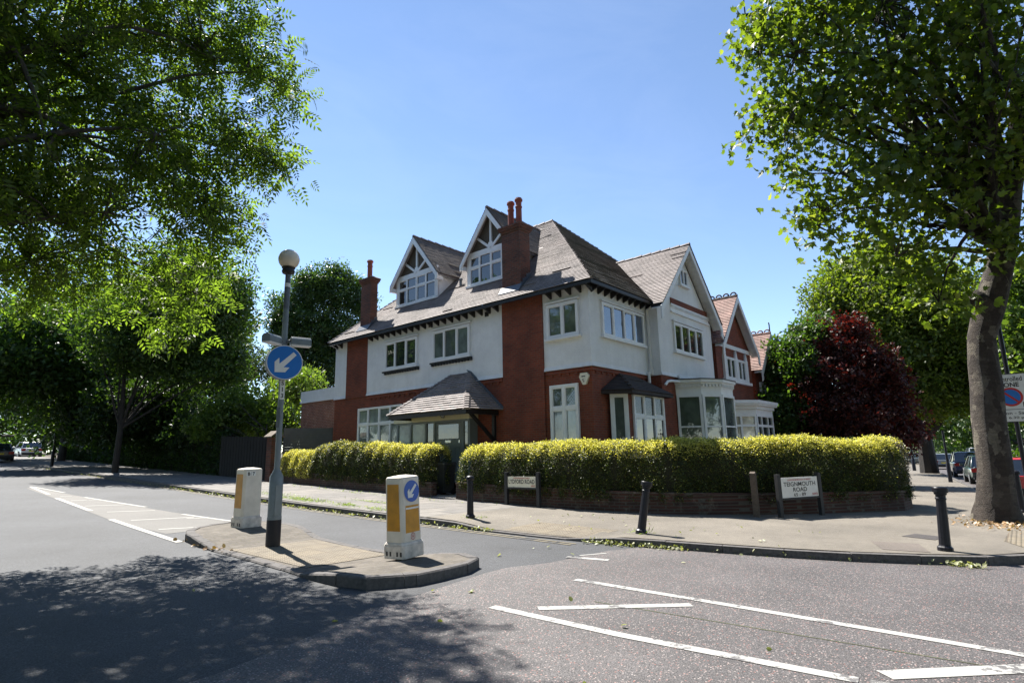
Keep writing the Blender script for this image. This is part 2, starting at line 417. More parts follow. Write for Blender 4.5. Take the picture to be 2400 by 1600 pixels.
def slab_mat():
    m, t, b = newmat('pavement_slabs')
    v = coords(t)
    mp = N(t, 'ShaderNodeMapping'); mp.inputs['Rotation'].default_value = (0, 0, .0); t.links.new(v, mp.inputs[0])
    br = N(t, 'ShaderNodeTexBrick', Scale=1.0); t.links.new(mp.outputs[0], br.inputs['Vector'])
    br.inputs['Brick Width'].default_value = .9; br.inputs['Row Height'].default_value = .62; br.inputs['Mortar Size'].default_value = .014
    br.inputs['Color1'].default_value = (.185, .168, .15, 1); br.inputs['Color2'].default_value = (.125, .118, .112, 1); br.inputs['Mortar'].default_value = (.07, .065, .045, 1)
    c = mixc(t, 1.0, br.outputs[0], ramp(t, noise(t, v, 2.5, 6, .7), [(.3, .75), (.7, 1.18)]), 'MULTIPLY')
    c = mixc(t, 1.0, c, ramp(t, noise(t, v, 110, 2), [(.3, .8), (.7, 1.15)]), 'MULTIPLY')
    t.links.new(c, b.inputs['Base Color']); b.inputs['Roughness'].default_value = .85
    inv = N(t, 'ShaderNodeMath', operation='SUBTRACT'); inv.inputs[0].default_value = 1; t.links.new(br.outputs[1], inv.inputs[1])
    bump(t, b, inv.outputs[0], .6, .015)
    return m
m_slab = slab_mat()
sheet('pavement', lo, drop, m_tarmac, ystep=.5, xstep=.5)
sheet('pavement_slabs', hi, lambda x, y: .112, m_slab)
sheet('garden', [(12.75,110),(12.75,9.0),(12.95,7.7),(13.42,6.45),(14.48,5.2),(17.2,3.18),(18.4,2.45),(20.6,2.35),(26,3.8),(38,5.6),(60,8.7),(110,15.7),(110,110)], .10, m_soil)
sheet('garden_path', [(12.6,13.42),(12.6,14.5),(15.2,16.2),(15.2,14.6)], .128, m_conc_path)

m_patch = asphalt('pavement_patch', (.125, .105, .09), rough=.88, spk=.3, fine=140)
m_iron = plain('iron_cover', (.06, .052, .048), .6, .3, 30, bmp=.6)
sheet('pavement_patch', [(11.0,1.25),(11.9,1.5),(11.7,2.15),(10.85,1.85)], lambda x, y: drop(x, y)+.005, m_patch, ystep=.5)
sheet('iron_cover', [(12.6,1.35),(13.15,1.2),(13.3,1.7),(12.75,1.85)], lambda x, y: drop(x, y)+.006, m_iron)
def kerb(name, line, width, topf, side=1, mat=m_concrete, seed=1, stone=.9):
    rng = random.Random(seed); mb = MB()
    pts = [Vector(p) for p in line]; d = [0]
    for a, b in zip(pts, pts[1:]): d.append(d[-1]+(b-a).length)
    def at(s):
        for i in range(len(pts)-1):
            if s <= d[i+1] or i == len(pts)-2:
                t = (s-d[i])/(d[i+1]-d[i]); p = pts[i].lerp(pts[i+1], t); dr = (pts[i+1]-pts[i]).normalized()
                return p, Vector((dr.y, -dr.x))*side*-1
    s = 0
    while s < d[-1]-.05:
        e = min(s+stone, d[-1]); p, n = at(s+.004); q, n2 = at(e-.004); j = rng.uniform(-.004, .004); jj = rng.uniform(-.006, .006)
        a = []
        for zt in (0, 1):
            for c, nn in ((p, n), (q, n2)):
                pass
        P = lambda c, nn, w, z: (c.x+nn.x*w, c.y+nn.y*w, z)
        zb = lambda c: G(c.x, c.y)-.06
        zt = lambda c: G(c.x, c.y)+topf(c.x, c.y)+.006+j
        bw = .018
        vs = [P(p,n,jj,zb(p)), P(q,n2,jj,zb(q)), P(q,n2,width,zb(q)), P(p,n,width,zb(p)),
              P(p,n,jj,zt(p)-bw), P(q,n2,jj,zt(q)-bw), P(q,n2,width,zt(q)), P(p,n,width,zt(p)), P(p,n,jj+bw,zt(p)), P(q,n2,jj+bw,zt(q))]
        mb.add(vs, [(0,1,5,4),(4,5,9,8),(8,9,6,7),(0,4,8,7,3),(1,2,6,9,5),(2,3,7,6)])
        s = e
    return mb.build(name, mat, kind='structure')
kerb('kerb', KERB, .15, drop, side=-1)
kerb('kerb_near', [(-.62,-60),(-.62,110)], .14, lambda x, y: .112, side=-1, seed=3)

# traffic island
ISL = [(4.75,5.70),(5.35,5.70),(5.85,5.76),(6.08,5.95),(6.18,6.3),(6.12,6.9),(5.92,7.75),(5.9,8.6),(5.98,9.7),(6.12,10.6),(6.22,11.5),(6.1,12.2),(5.7,12.55),(5.1,12.45),(4.5,12.05),(4.22,11.5),(4.12,10.8),(4.1,9.8),(4.12,8.6),(4.1,7.6),(4.06,7.0),(4.1,6.4),(4.24,5.95)]
def isl_h(x, y):
    return .022 + .108*(1 - smooth01(6.35, 7.4, y)*smooth01(10.9, 9.9, y))
def shrink(poly, k):
    cx = sum(p[0] for p in poly)/len(poly); cy = sum(p[1] for p in poly)/len(poly); r = []
    for i, (x, y) in enumerate(poly):
        a = Vector(poly[i-1]); c = Vector(poly[(i+1) % len(poly)]); d = (c-a).normalized(); r.append((x-d.y*k, y+d.x*k))
    return r
def setts_mat():
    m, t, b = newmat('island_setts')
    v = coords(t)
    br = N(t, 'ShaderNodeTexBrick', Scale=1.0); t.links.new(v, br.inputs['Vector'])
    br.inputs['Brick Width'].default_value = .21; br.inputs['Row Height'].default_value = .105; br.inputs['Mortar Size'].default_value = .008
    br.inputs['Color1'].default_value = (.13, .113, .095, 1); br.inputs['Color2'].default_value = (.09, .078, .066, 1); br.inputs['Mortar'].default_value = (.09, .075, .05, 1)
    c = mixc(t, 1.0, br.outputs[0], ramp(t, noise(t, v, 5, 6, .75), [(.3, .72), (.7, 1.2)]), 'MULTIPLY')
    c = mixc(t, ramp(t, noise(t, v, 9, 6, .8), [(.62, 0), (.75, .5)]), c, (.17, .19, .07))
    t.links.new(c, b.inputs['Base Color']); b.inputs['Roughness'].default_value = .9
    bump(t, b, noise(t, v, 70, 4), .6, .01)
    return m
def tactile_mat():
    m, t, b = newmat('tactile_paving')
    v = coords(t)
    sc = N(t, 'ShaderNodeVectorMath', operation='SCALE'); sc.inputs['Scale'].default_value = 15.0; t.links.new(v, sc.inputs[0])
    fr = N(t, 'ShaderNodeVectorMath', operation='FRACTION'); t.links.new(sc.outputs[0], fr.inputs[0])
    sb = N(t, 'ShaderNodeVectorMath', operation='SUBTRACT'); sb.inputs[1].default_value = (.5, .5, 0); t.links.new(fr.outputs[0], sb.inputs[0])
    mu = N(t, 'ShaderNodeVectorMath', operation='MULTIPLY'); mu.inputs[1].default_value = (1, 1, 0); t.links.new(sb.outputs[0], mu.inputs[0])
    ln = N(t, 'ShaderNodeVectorMath', operation='LENGTH'); t.links.new(mu.outputs[0], ln.inputs[0])
    dome = ramp(t, ln.outputs['Value'], [(.18, 1), (.36, 0)])
    br = N(t, 'ShaderNodeTexBrick', Scale=1.0, offset=0.0); t.links.new(v, br.inputs['Vector'])
    br.inputs['Brick Width'].default_value = .4; br.inputs['Row Height'].default_value = .4; br.inputs['Mortar Size'].default_value = .008
    br.inputs['Color1'].default_value = (.20, .165, .115, 1); br.inputs['Color2'].default_value = (.165, .14, .105, 1); br.inputs['Mortar'].default_value = (.12, .09, .06, 1)
    c = mixc(t, 1.0, br.outputs[0], ramp(t, noise(t, v, 4, 6, .7), [(.3, .75), (.7, 1.15)]), 'MULTIPLY')
    t.links.new(c, b.inputs['Base Color']); b.inputs['Roughness'].default_value = .85
    bump(t, b, dome, 1.0, .02)
    return m
m_setts = setts_mat(); m_tactile = tactile_mat()
inn = shrink(ISL, .13)
kerb('island_kerb', ISL+[ISL[0]], .15, isl_h, side=1, seed=9, stone=.45)
sheet('island', inn, isl_h, m_setts, ystep=.25)
sheet('tactile_paving', [(4.36,7.55),(5.72,7.55),(5.74,8.6),(5.78,9.75),(4.3,9.75)], lambda x, y: isl_h(x, y)+.006, m_tactile, ystep=.25)
sheet('tactile_paving', [(9.16,6.25),(10.1,6.1),(10.1,8.0),(9.1,8.3)], lambda x, y: drop(x, y)+.006, m_tactile, ystep=.25, xstep=.25)
sheet('tactile_paving', [(11.9,-.05),(13.5,-.42),(15.2,-.42),(15.2,.38),(13.3,.45)], lambda x, y: drop(x, y)+.006, m_tactile, ystep=.5)
# patch of older asphalt between the hatching
sheet('road_hatched_area', [(4.3,12.6),(5.7,12.75),(6.05,13.4),(5.75,16.5),(5.3,22.5),(4.95,28),(4.7,28),(4.5,22),(4.2,15.5)], .004, m_asph_hatch)
lines = [((4.95,28.8),(4.70,24.4),.11),((5.0,28.6),(5.22,24.9),.09),((4.58,22.74),(4.40,18.17),.13),((4.25,15.87),(4.10,11.3),.13),
         ((5.26,22.59),(5.68,18.25),.10),((5.76,15.88),(6.04,13.4),.10),((4.79,23.35),(5.08,23.25),.1),((4.71,21.60),(5.31,21.34),.1),
         ((4.60,19.60),(5.44,19.28),.1),((4.61,17.60),(5.57,17.2),.1),((4.50,15.36),(5.72,15.05),.1),((4.42,13.35),(5.6,12.95),.1),((5.5,14.9),(5.85,14.7),.09)]
for a, b, w in lines: sheet('road_marking', stripe(a, b, w), .008, m_white_paint2)
near = [((6.30,4.47),(6.37,2.83),.12),((6.37,2.83),(6.44,.22),.12),((6.44,.22),(6.5,-4.5),.12),((4.66,4.38),(4.73,2.9),.125),((4.73,2.9),(4.96,1.10),.125),((4.965,1.03),(5.3,-1.0),.125),
        ((4.93,3.98),(6.12,2.86),.13),((5.2,.98),(6.4,-.1),.17),((7.52,5.48),(7.72,4.86),.13),((7.75,5.4),(8.2,5.2),.05)]
for a, b, w in near: sheet('road_marking', stripe(a, b, w), .009, m_white_paint)
sheet('road_joint', stripe((5.55,3.7),(5.95,.3),.018), .007, m_grassy)
for x in (8.33, 8.48):
    for y0, y1 in ((50,40),(40,30),(30,20),(20,12),(12,6.1)):
        dx = lambda y: .0 if y > 9 else (9-y)*.06
        sheet('road_marking', stripe((x+dx(y0), y0), (x+dx(y1), y1), .055), .008, m_yellow_paint)

# ------------------------------------------------------------------ text as mesh
_tc = {}
def text_geo(body, bold=0.0, align='CENTER'):
    k = (body, bold, align)
    if k in _tc: return _tc[k]
    cu = bpy.data.curves.new('lettering', 'FONT'); cu.body = body; cu.size = 1; cu.align_x = align; cu.align_y = 'CENTER'
    cu.offset = bold; cu.resolution_u = 3
    o = bpy.data.objects.new('lettering', cu); COL.objects.link(o)
    bpy.context.view_layer.update()
    me = bpy.data.meshes.new_from_object(o.evaluated_get(bpy.context.evaluated_depsgraph_get()))
    V = [v.co.copy() for v in me.vertices]; F = [tuple(p.vertices) for p in me.polygons]
    bpy.data.objects.remove(o); bpy.data.curves.remove(cu); bpy.data.meshes.remove(me)
    _tc[k] = (V, F); return V, F
def put_text(mb, body, o, r, u, height, width=None, bold=0.0, mi=None, lift=.004, align='CENTER'):
    """letters of cap height `height`; squeezed to `width`"""
    V, F = text_geo(body, bold, align)
    o = Vector(o); r = Vector(r).normalized(); u = Vector(u).normalized(); n = r.cross(u)
    ys = [v.y for v in V]; xs = [v.x for v in V]; h0 = max(ys)-min(ys); w0 = max(xs)-min(xs); cy = (max(ys)+min(ys))/2; cx = (max(xs)+min(xs))/2
    sy = height/h0; sx = sy if width is None else width/w0
    mb.add([o + r*((v.x-(cx if align == 'CENTER' else 0))*sx) + u*((v.y-cy)*sy) + n*lift for v in V], F, mi)
def disc(mb, o, r, u, rad, n=32, lift=0, mi=None, inner=0):
    o = Vector(o); r = Vector(r).normalized(); u = Vector(u).normalized(); nn = r.cross(u)
    ring = lambda R: [o + r*R*math.cos(2*PI*k/n) + u*R*math.sin(2*PI*k/n) + nn*lift for k in range(n)]
    if inner:
        a = ring(rad) + ring(inner); mb.add(a, [(k, (k+1) % n, n+(k+1) % n, n+k) for k in range(n)], mi)
    else: mb.poly(ring(rad), mi)
def arrow(mb, o, r, u, size, mi=None, lift=.004):
    """keep-left arrow pointing down-left; size = disc radius"""
    o = Vector(o); r = Vector(r).normalized(); u = Vector(u).normalized(); n = r.cross(u)
    P = lambda x, y: o + r*x*size + u*y*size + n*lift
    head = [(-.55,-.62),(.05,-.6),(.28,-.3),(-.06,-.3),(.66,.48),(.48,.66),(-.3,-.1),(-.33,.26),(-.58,0)]
    q = [P(x, y) for x, y in head]
    mb.add(q, [(0,1,2,3),(0,3,6),(3,4,5,6),(0,6,7,8)], mi)

# ------------------------------------------------------------------ windows and roofs
UX = Vector((1, 0, 0)); UY = Vector((0, 1, 0)); UZ = Vector((0, 0, 1))
def window(parent, o, r, n, u0, u1, z0, z1, cols, rows=(), pane=None, frame=None, t=.075, mull=.075, sill=.05, lead=None, name='window', sub=True, top_pane=None, casement=True):
    """o,r,n: wall frame; cols: fractions of mullions; rows: z of transoms. Frame is a part, panes (and sill) its sub-parts"""
    frame = frame or m_wpaint
    o = Vector(o) + n*.04
    mb = MB(); F = lambda *a, **k: mb.fbox(o, r, n, *a, **k)
    F(u0, u1, z1-t, z1, -.06, .035); F(u0, u1, z0, z0+t, -.06, .035)
    F(u0, u0+t, z0+t, z1-t, -.06, .035); F(u1-t, u1, z0+t, z1-t, -.06, .035)
    W = u1-u0; cs = [u0+t] + [u0+W*c for c in cols] + [u1-t]
    for c in cols: F(u0+W*c-mull/2, u0+W*c+mull/2, z0+t, z1-t, -.06, .033)
    for z in rows: F(u0+t, u1-t, z-mull*.55, z+mull*.55, -.06, .0315)
    fr = [z0+t] + list(rows) + [z1-t]
    pb = MB(); lb = MB()
    for i in range(len(cs)-1):
        for k in range(len(fr)-1):
            a = cs[i] + (mull/2 if i else 0); b = cs[i+1] - (mull/2 if i < len(cs)-2 else 0)
            c = fr[k] + (mull*.55 if k else 0); d = fr[k+1] - (mull*.55 if k < len(fr)-2 else 0)
            if casement and (i % 2 == 0 or len(cs) == 3):     # opening light: inner sash frame
                s = .032
                F(a, b, d-s, d, -.03, .02); F(a, b, c, c+s, -.03, .02); F(a, a+s, c+s, d-s, -.03, .02); F(b-s, b, c+s, d-s, -.03, .02)
            pb.fbox(o, r, n, a, b, c, d, -.03, -.015, mi=1 if (top_pane and k == len(fr)-2) else 0)
            if lead and (lead == 'all' or k == len(fr)-2):
                stp = .105; ww = .006
                for sgn in (1, -1):
                    q = -(d-c)
                    while q < (b-a)+(d-c):
                        # line x = a+q + sgn*(z-c) clipped to the light
                        x0 = a+q if sgn > 0 else a+q+(d-c); zz0 = c; x1 = x0+sgn*(d-c); zz1 = d
                        lo_, hi_ = 0.0, 1.0; dx = x1-x0
                        for lim, less in ((a, False), (b, True)):
                            tt = (lim-x0)/dx
                            if (dx > 0) != less: lo_ = max(lo_, tt)
                            else: hi_ = min(hi_, tt)
                        if hi_-lo_ > .02:
                            pa = Vector(o)+r*(x0+dx*lo_)+UZ*(zz0+(zz1-zz0)*lo_)+n*-.012; pz = Vector(o)+r*(x0+dx*hi_)+UZ*(zz0+(zz1-zz0)*hi_)+n*-.012
                            lb.bar(pa, pz, ww, .004, up=n)
                        q += stp
    w = mb.build(name, frame, parent)
    if sub:
        p = pb.build('pane', [pane or m_gl_dark] + ([top_pane] if top_pane else []), w)
        if lb.v: lb.build('leading', m_leadcame, w)
        if sill:
            sb = MB(); sb.fbox(o, r, n, u0-.07, u1+.07, z0-.07, z0-.002, -.06, .09); sb.build('sill', frame, w)
    return w, mb, pb

def clipz(poly, z, keep_above):
    out = []
    for i, p in enumerate(poly):
        q = poly[(i+1) % len(poly)]; a = p[2]-z; b = q[2]-z
        if not keep_above: a, b = -a, -b
        if a >= -1e-9: out.append(p)
        if (a > 1e-9 and b < -1e-9) or (a < -1e-9 and b > 1e-9):
            t = a/(a-b); out.append(p.lerp(q, t))
    return out
def tiled(mb, poly, gauge=.105, thick=.022, rng=None, mi=0, wob=.0022):
    """roof slope built as courses: every course's lower edge stands proud of the one below"""
    poly = [Vector(p) for p in poly]
    n = Vector((0, 0, 0))
    for i in range(len(poly)): n += (poly[i]-poly[0]).cross(poly[(i+1) % len(poly)]-poly[0])
    n.normalize()
    if n.z < 0: n = -n
    dz = gauge*math.sqrt(max(1e-6, 1-n.z*n.z))
    z0 = min(p.z for p in poly); z1 = max(p.z for p in poly); k = max(1, round((z1-z0)/dz)); dz = (z1-z0)/k
    rng = rng or random.Random(1)
    for i in range(k):
        a = z0+dz*i; b = a+dz
        s = clipz(clipz(poly, a, True), b, False)
        if len(s) < 3: continue
        # split into short lengths so that the courses are not dead straight
        low = [p for p in s if abs(p.z-a) < 1e-6]
        if len(low) < 2: 
            mb.poly(s, mi); continue
        th = thick*rng.uniform(.93, 1.08)
        e0 = low[0]; e1 = low[-1]
        L = (e1-e0).length; m = max(1, int(L/.55)); dr = (e1-e0)/max(L, 1e-6)
        # cut along the course direction
        cuts = [0]+[L*(j+rng.uniform(-.3, .3))/m for j in range(1, m)]+[L]
        smin = min((p-e0).dot(dr) for p in s); smax = max((p-e0).dot(dr) for p in s)
        cuts[0] = min(smin, 0); cuts[-1] = max(smax, L)
        for j in range(len(cuts)-1):
            piece = clips(clips(s, e0, dr, cuts[j], True), e0, dr, cuts[j+1], False)
            if len(piece) < 3: continue
            t2 = th + rng.uniform(-wob, wob) + (rng.random() < .015)*.02
            q = [p + n*t2 if abs(p.z-a) < 1e-6 else p for p in piece]
            mb.poly(q, mi)
            lw = [p for p in piece if abs(p.z-a) < 1e-6]
            if len(lw) >= 2:
                u, v = lw[0], lw[-1]
                mb.poly([u-n*.004, v-n*.004, v+n*t2, u+n*t2], mi)
def clips(poly, o, d, s, above):
    out = []
    if not poly: return out
    for i, p in enumerate(poly):
        q = poly[(i+1) % len(poly)]; a = (p-o).dot(d)-s; b = (q-o).dot(d)-s
        if not above: a, b = -a, -b
        if a >= -1e-9: out.append(p)
        if (a > 1e-9 and b < -1e-9) or (a < -1e-9 and b > 1e-9):
            t = a/(a-b); out.append(p.lerp(q, t))
    return out
def hip_tiles(mb, p, q, w=.08, step=.24, rng=None, mi=0):
    """bonnet / ridge tiles laid over an edge"""
    p = Vector(p); q = Vector(q); L = (q-p).length; d = (q-p)/L; k = int(L/step); rng = rng or random.Random(5)
    side = d.cross(UZ).normalized(); up = side.cross(d)
    for i in range(k):
        a = p+d*(L*i/k); b = p+d*(L*(i+1)/k); t0 = .035+rng.uniform(-.008, .014); t1 = .008
        A = [a-side*w+up*(-.03), a-side*w*.5+up*t0, a+side*w*.5+up*t0, a+side*w+up*(-.03)]
        B = [b-side*w+up*(-.045), b-side*w*.5+up*t1, b+side*w*.5+up*t1, b+side*w+up*(-.045)]
        mb.add(A+B, [(0,1,5,4),(1,2,6,5),(2,3,7,6),(0,3,2,1)], mi)

# ------------------------------------------------------------------ the corner house
HO = (15.0, 9.72, 0.0)
house = thing('corner_house', 'large brick and white rendered corner house with dormers and tall red chimneys behind the hedge', 'house', HO)
O0 = Vector((0, 0, 0))
WF = (Vector((15.0, 0, 0)), -UY, -UX)       # west wall frame: u = -y
SF = (Vector((0, 9.72, 0)), UX, -UY)        # south wall frame: u = x
GF = (Vector((0, 9.26, 0)), UX, -UY)        # wing front frame
def west(y0, y1): return -max(y0, y1), -min(y0, y1)
mb = MB()
mb.box(15.0, 9.72, -.6, 24.9, 24.1, 4.23)
mb.box(18.75, 9.26, -.6, 23.54, 9.76, 4.23)
mb.box(14.955, 9.675, 4.10, 15.1, 11.5, 4.19); mb.box(14.955, 13.43, 4.10, 15.1, 21.5, 4.19); mb.box(15.1, 9.675, 4.10, 18.74, 9.8, 4.19)
for y in np.arange(13.6, 21.4, .33): mb.box(14.967, y, 4.02, 15.1, y+.12, 4.098)
for y in np.arange(9.9, 11.4, .33): mb.box(14.967, y, 4.02, 15.1, y+.12, 4.098)
for x in np.arange(15.2, 18.6, .33): mb.box(x, 9.687, 4.02, x+.12, 9.8, 4.098)
mb.build('brick_wall', m_brick, house)
mb = MB()   # chimney breasts running up the west wall
mb.box(14.93, 11.55, -.6, 15.2, 13.37, 6.98); mb.build('chimney_breast', m_brick, house)
mb = MB(); mb.box(14.96, 21.54, 4.2, 15.2, 23.16, 6.98); mb.build('chimney_breast', m_brick, house)
mb = MB()   # rendered upper storey, each panel with a flared foot
def rpanel(mb, x0, y0, x1, y1, z0, z1, face):
    mb.box(x0, y0, z0+.14, x1, y1, z1)
    if face == 'w': mb.hexa([(x0-.045,y0,z0),(x1,y0,z0),(x1,y1,z0),(x0-.045,y1,z0),(x0,y0,z0+.14),(x1,y0,z0+.14),(x1,y1,z0+.14),(x0,y1,z0+.14)])
    else: mb.hexa([(x0,y0-.045,z0),(x1,y0-.045,z0),(x1,y1,z0),(x0,y1,z0),(x0,y0,z0+.14),(x1,y0,z0+.14),(x1,y1,z0+.14),(x0,y1,z0+.14)])
rpanel(mb, 14.975, 13.372, 15.3, 21.538, 4.232, 7.0, 'w')
rpanel(mb, 14.975, 23.162, 15.3, 24.12, 4.232, 7.0, 'w')
mb.hexa([(14.93,9.65,4.232),(18.748,9.65,4.232),(18.748,11.548,4.232),(14.93,11.548,4.232),(14.975,9.695,4.372),(18.748,9.695,4.372),(18.748,11.548,4.372),(14.975,11.548,4.372)])
mb.box(14.975, 9.695, 4.372, 18.748, 11.548, 7.0)
mb.box(15.3, 11.6, 4.232, 24.9, 24.12, 6.9)
rpanel(mb, 18.725, 9.235, 23.565, 11.5, 4.232, 6.70, 's')
mb.prism([(18.725,9.235,6.70),(23.565,9.235,6.70),(21.145,9.235,9.30)], (0, .25, 0))
mb.build('rendered_wall', m_render, house)
# roof
ZE, TN, XE, YE, YN = 6.90, .951, 14.55, 9.30, 24.15
T = 5.236; ZR = ZE+T*TN; XR = XE+T; XE2 = XE+2*T
rr = random.Random(11)
mb = MB()
tiled(mb, [(XE,YN,ZE),(XE,YE,ZE),(XR,YE+T,ZR),(XR,YN-T,ZR)], rng=rr)
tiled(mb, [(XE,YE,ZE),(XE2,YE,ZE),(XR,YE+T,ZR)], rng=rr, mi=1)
tiled(mb, [(XE2,YE,ZE),(XE2,YN,ZE),(XR,YN-T,ZR),(XR,YE+T,ZR)], gauge=.3, rng=rr)
tiled(mb, [(XE2,YN,ZE),(XE,YN,ZE),(XR,YN-T,ZR)], gauge=.2, rng=rr)
WX, WZ, WE, WZE = 21.15, 9.65, 18.40, 6.75
yv = lambda z: YE+(z-ZE)/TN
YV = 8.82
tiled(mb, [(WE,YV,WZE),(WX,YV,WZ),(WX,yv(WZ)+.05,WZ),(WE,yv(WZE)+.05,WZE)], rng=rr)
tiled(mb, [(2*WX-WE,YV,WZE),(WX,YV,WZ),(WX,yv(WZ)+.05,WZ),(2*WX-WE,yv(WZE)+.05,WZE)], rng=rr)
roof = mb.build('roof', [m_tile, m_tile_moss_shade], house)
mb = MB()
hip_tiles(mb, (XE,YE,ZE-.0), (XR,YE+T,ZR-.0), w=.06, step=.12); hip_tiles(mb, (XE2,YE,ZE+.02), (XR,YE+T,ZR+.02)); hip_tiles(mb, (XE,YN,ZE+.02), (XR,YN-T,ZR+.02))
hip_tiles(mb, (XR,YE+T,ZR+.03), (XR,YN-T,ZR+.03), step=.4); hip_tiles(mb, (WX,YV,WZ+.02), (WX,yv(WZ),WZ+.02), step=.4)
mb.build('ridge_tiles', m_tile, roof)
mb = MB()   # soffit and fascia under the slates
mb.box(XE+.03, YE+.03, ZE-.13, XE+.09, YN-.02, ZE-.02); mb.box(XE+.09, YE+.03, ZE-.13, 18.5, YE+.09, ZE-.02); mb.box(XE+.09, YN-.08, ZE-.13, XE2-.1, YN-.02, ZE-.02)
mb.poly([(XE+.05,YE+.05,ZE-.03),(15.2,YE+.05,ZE-.03+.0),(15.2,YN-.05,ZE-.03),(XE+.05,YN-.05,ZE-.03)])
mb.poly([(XE+.05,YE+.05,ZE-.035),(18.6,YE+.05,ZE-.035),(18.6,9.8,ZE-.035),(XE+.05,9.8,ZE-.035)])
mb.box(WE+.02, YV+.08, WZE-.12, WE+.08, 9.3, WZE-.015)
for y in np.arange(9.55, 24.0, .40):    # rafter feet
    if 11.5 < y < 13.4 or 21.5 < y < 23.2: continue
    mb.hexa([(14.66,y,ZE-.13),(14.98,y,ZE-.27),(14.98,y+.075,ZE-.27),(14.66,y+.075,ZE-.13),(14.66,y,ZE-.03),(14.98,y,ZE-.04),(14.98,y+.075,ZE-.04),(14.66,y+.075,ZE-.03)])
for x in np.arange(15.1, 18.4, .40):
    mb.hexa([(x,9.41,ZE-.13),(x+.075,9.41,ZE-.13),(x+.075,9.7,ZE-.27),(x,9.7,ZE-.27),(x,9.41,ZE-.03),(x+.075,9.41,ZE-.03),(x+.075,9.7,ZE-.04),(x,9.7,ZE-.04)])
mb.build('eaves', m_black, house)
mb = MB()   # white bargeboards of the wing gable and its boarded soffit
for sx in (-1, 1):
    ex = WX+sx*(WX-WE); a = Vector((WX, YV+.03, WZ-.04)); b = Vector((ex+sx*.02, YV+.03, WZE-.10))
    dn = Vector((0, 0, -.24))
    mb.prism([a, b, b+dn*1.15, a+dn], (0, .05, 0))
    mb.prism([b+Vector((-sx*.02,.003,.02)), b+Vector((sx*.05,.003,-.02)), b+Vector((sx*.05,.003,-.5)), b+Vector((-sx*.16,.003,-.36))], (0, .045, 0))
    for i in range(14):
        p = a.lerp(b, i/14); q = a.lerp(b, (i+1)/14-.004)
        mb.prism([p+Vector((0,.05,-.06)), q+Vector((0,.05,-.06)), q+Vector((0,.05,-.085)), p+Vector((0,.05,-.085))], (0, .37, 0))
mb.fbox(*GF, 19.8, 23.35, 6.70, 6.76, .0, .10); mb.fbox(*GF, 19.8, 23.35, 6.76, 6.98, .0, .045); mb.fbox(*GF, 19.8, 23.35, 6.98, 7.04, .0, .09)
for x in np.arange(19.85, 23.3, .11): mb.fbox(*GF, x, x+.055, 6.90, 6.978, .045, .085)
mb.build('bargeboard', m_wpaint, house)
mb = MB(); mb.fbox(*GF, 19.86, 23.2, 7.042, 7.27, .0, .07); mb.build('gable_band', m_brick, house)

# chimneys
def chimney(x0, x1, y0, y1, z0, z1, pots, lead=True):
    mb = MB()
    mb.box(x0, y0, z0, x1, y1, z1)
    for k, (e, a, b) in enumerate(((.035, z1-.02, z1+.06), (.075, z1+.06, z1+.14), (.10, z1+.14, z1+.22))): mb.box(x0-e, y0-e, a+.002*k, x1+e, y1+e, b)
    c = mb.build('chimney', m_brick_chimney, house)
    fb = MB(); e = .1; q = z1+.222
    fb.hexa([(x0-e,y0-e,q),(x1+e,y0-e,q),(x1+e,y1+e,q),(x0-e,y1+e,q),(x0+.12,y0+.12,q+.12),(x1-.12,y0+.12,q+.12),(x1-.12,y1-.12,q+.12),(x0+.12,y1-.12,q+.12)])
    fb.build('flaunching', m_mortar, c)
    for px, py, h in pots:
        pb = MB(); zb = q+.07
        pb.lathe((px, py, zb), [(.115,0),(.112,h*.62),(.13,h*.64),(.13,h*.68),(.11,h*.70),(.112,h*.86),(.15,h*.89),(.15,h*.95),(.125,h*.97),(.12,h),(.09,h),(.09,h-.1)], 18)
        pb.build('chimney_pot', m_terracotta, c, smooth=True)
    lb = MB()
    for s in (0, 1, 2, 3, 4):   # stepped flashing on the south face
        xa = x0+(x1-x0)*s/5; za = ZE+(xa-XE)*TN
        lb.box(xa, y0-.012, za-.08, xa+(x1-x0)/5+.02, y0-.003, za+.24+.05*(s % 2))
    za = ZE+(x0-XE)*TN
    lb.hexa([(x0-.18,y0-.06,za-.15),(x0-.004,y0-.06,za+.0),(x0-.004,y1+.06,za+.0),(x0-.18,y1+.06,za-.15),(x0-.18,y0-.06,za-.11),(x0-.004,y0-.06,za+.16),(x0-.004,y1+.06,za+.16),(x0-.18,y1+.06,za-.11)])
    lb.build('lead_flashing', m_lead, c)
    return c
chimney(15.0, 15.56, 12.52, 13.38, 6.95, 9.55, [(15.25,13.12,.98),(15.28,12.76,1.03)])
chimney(15.0, 15.38, 21.48, 22.22, 6.95, 9.48, [(15.18,21.84,.86)])

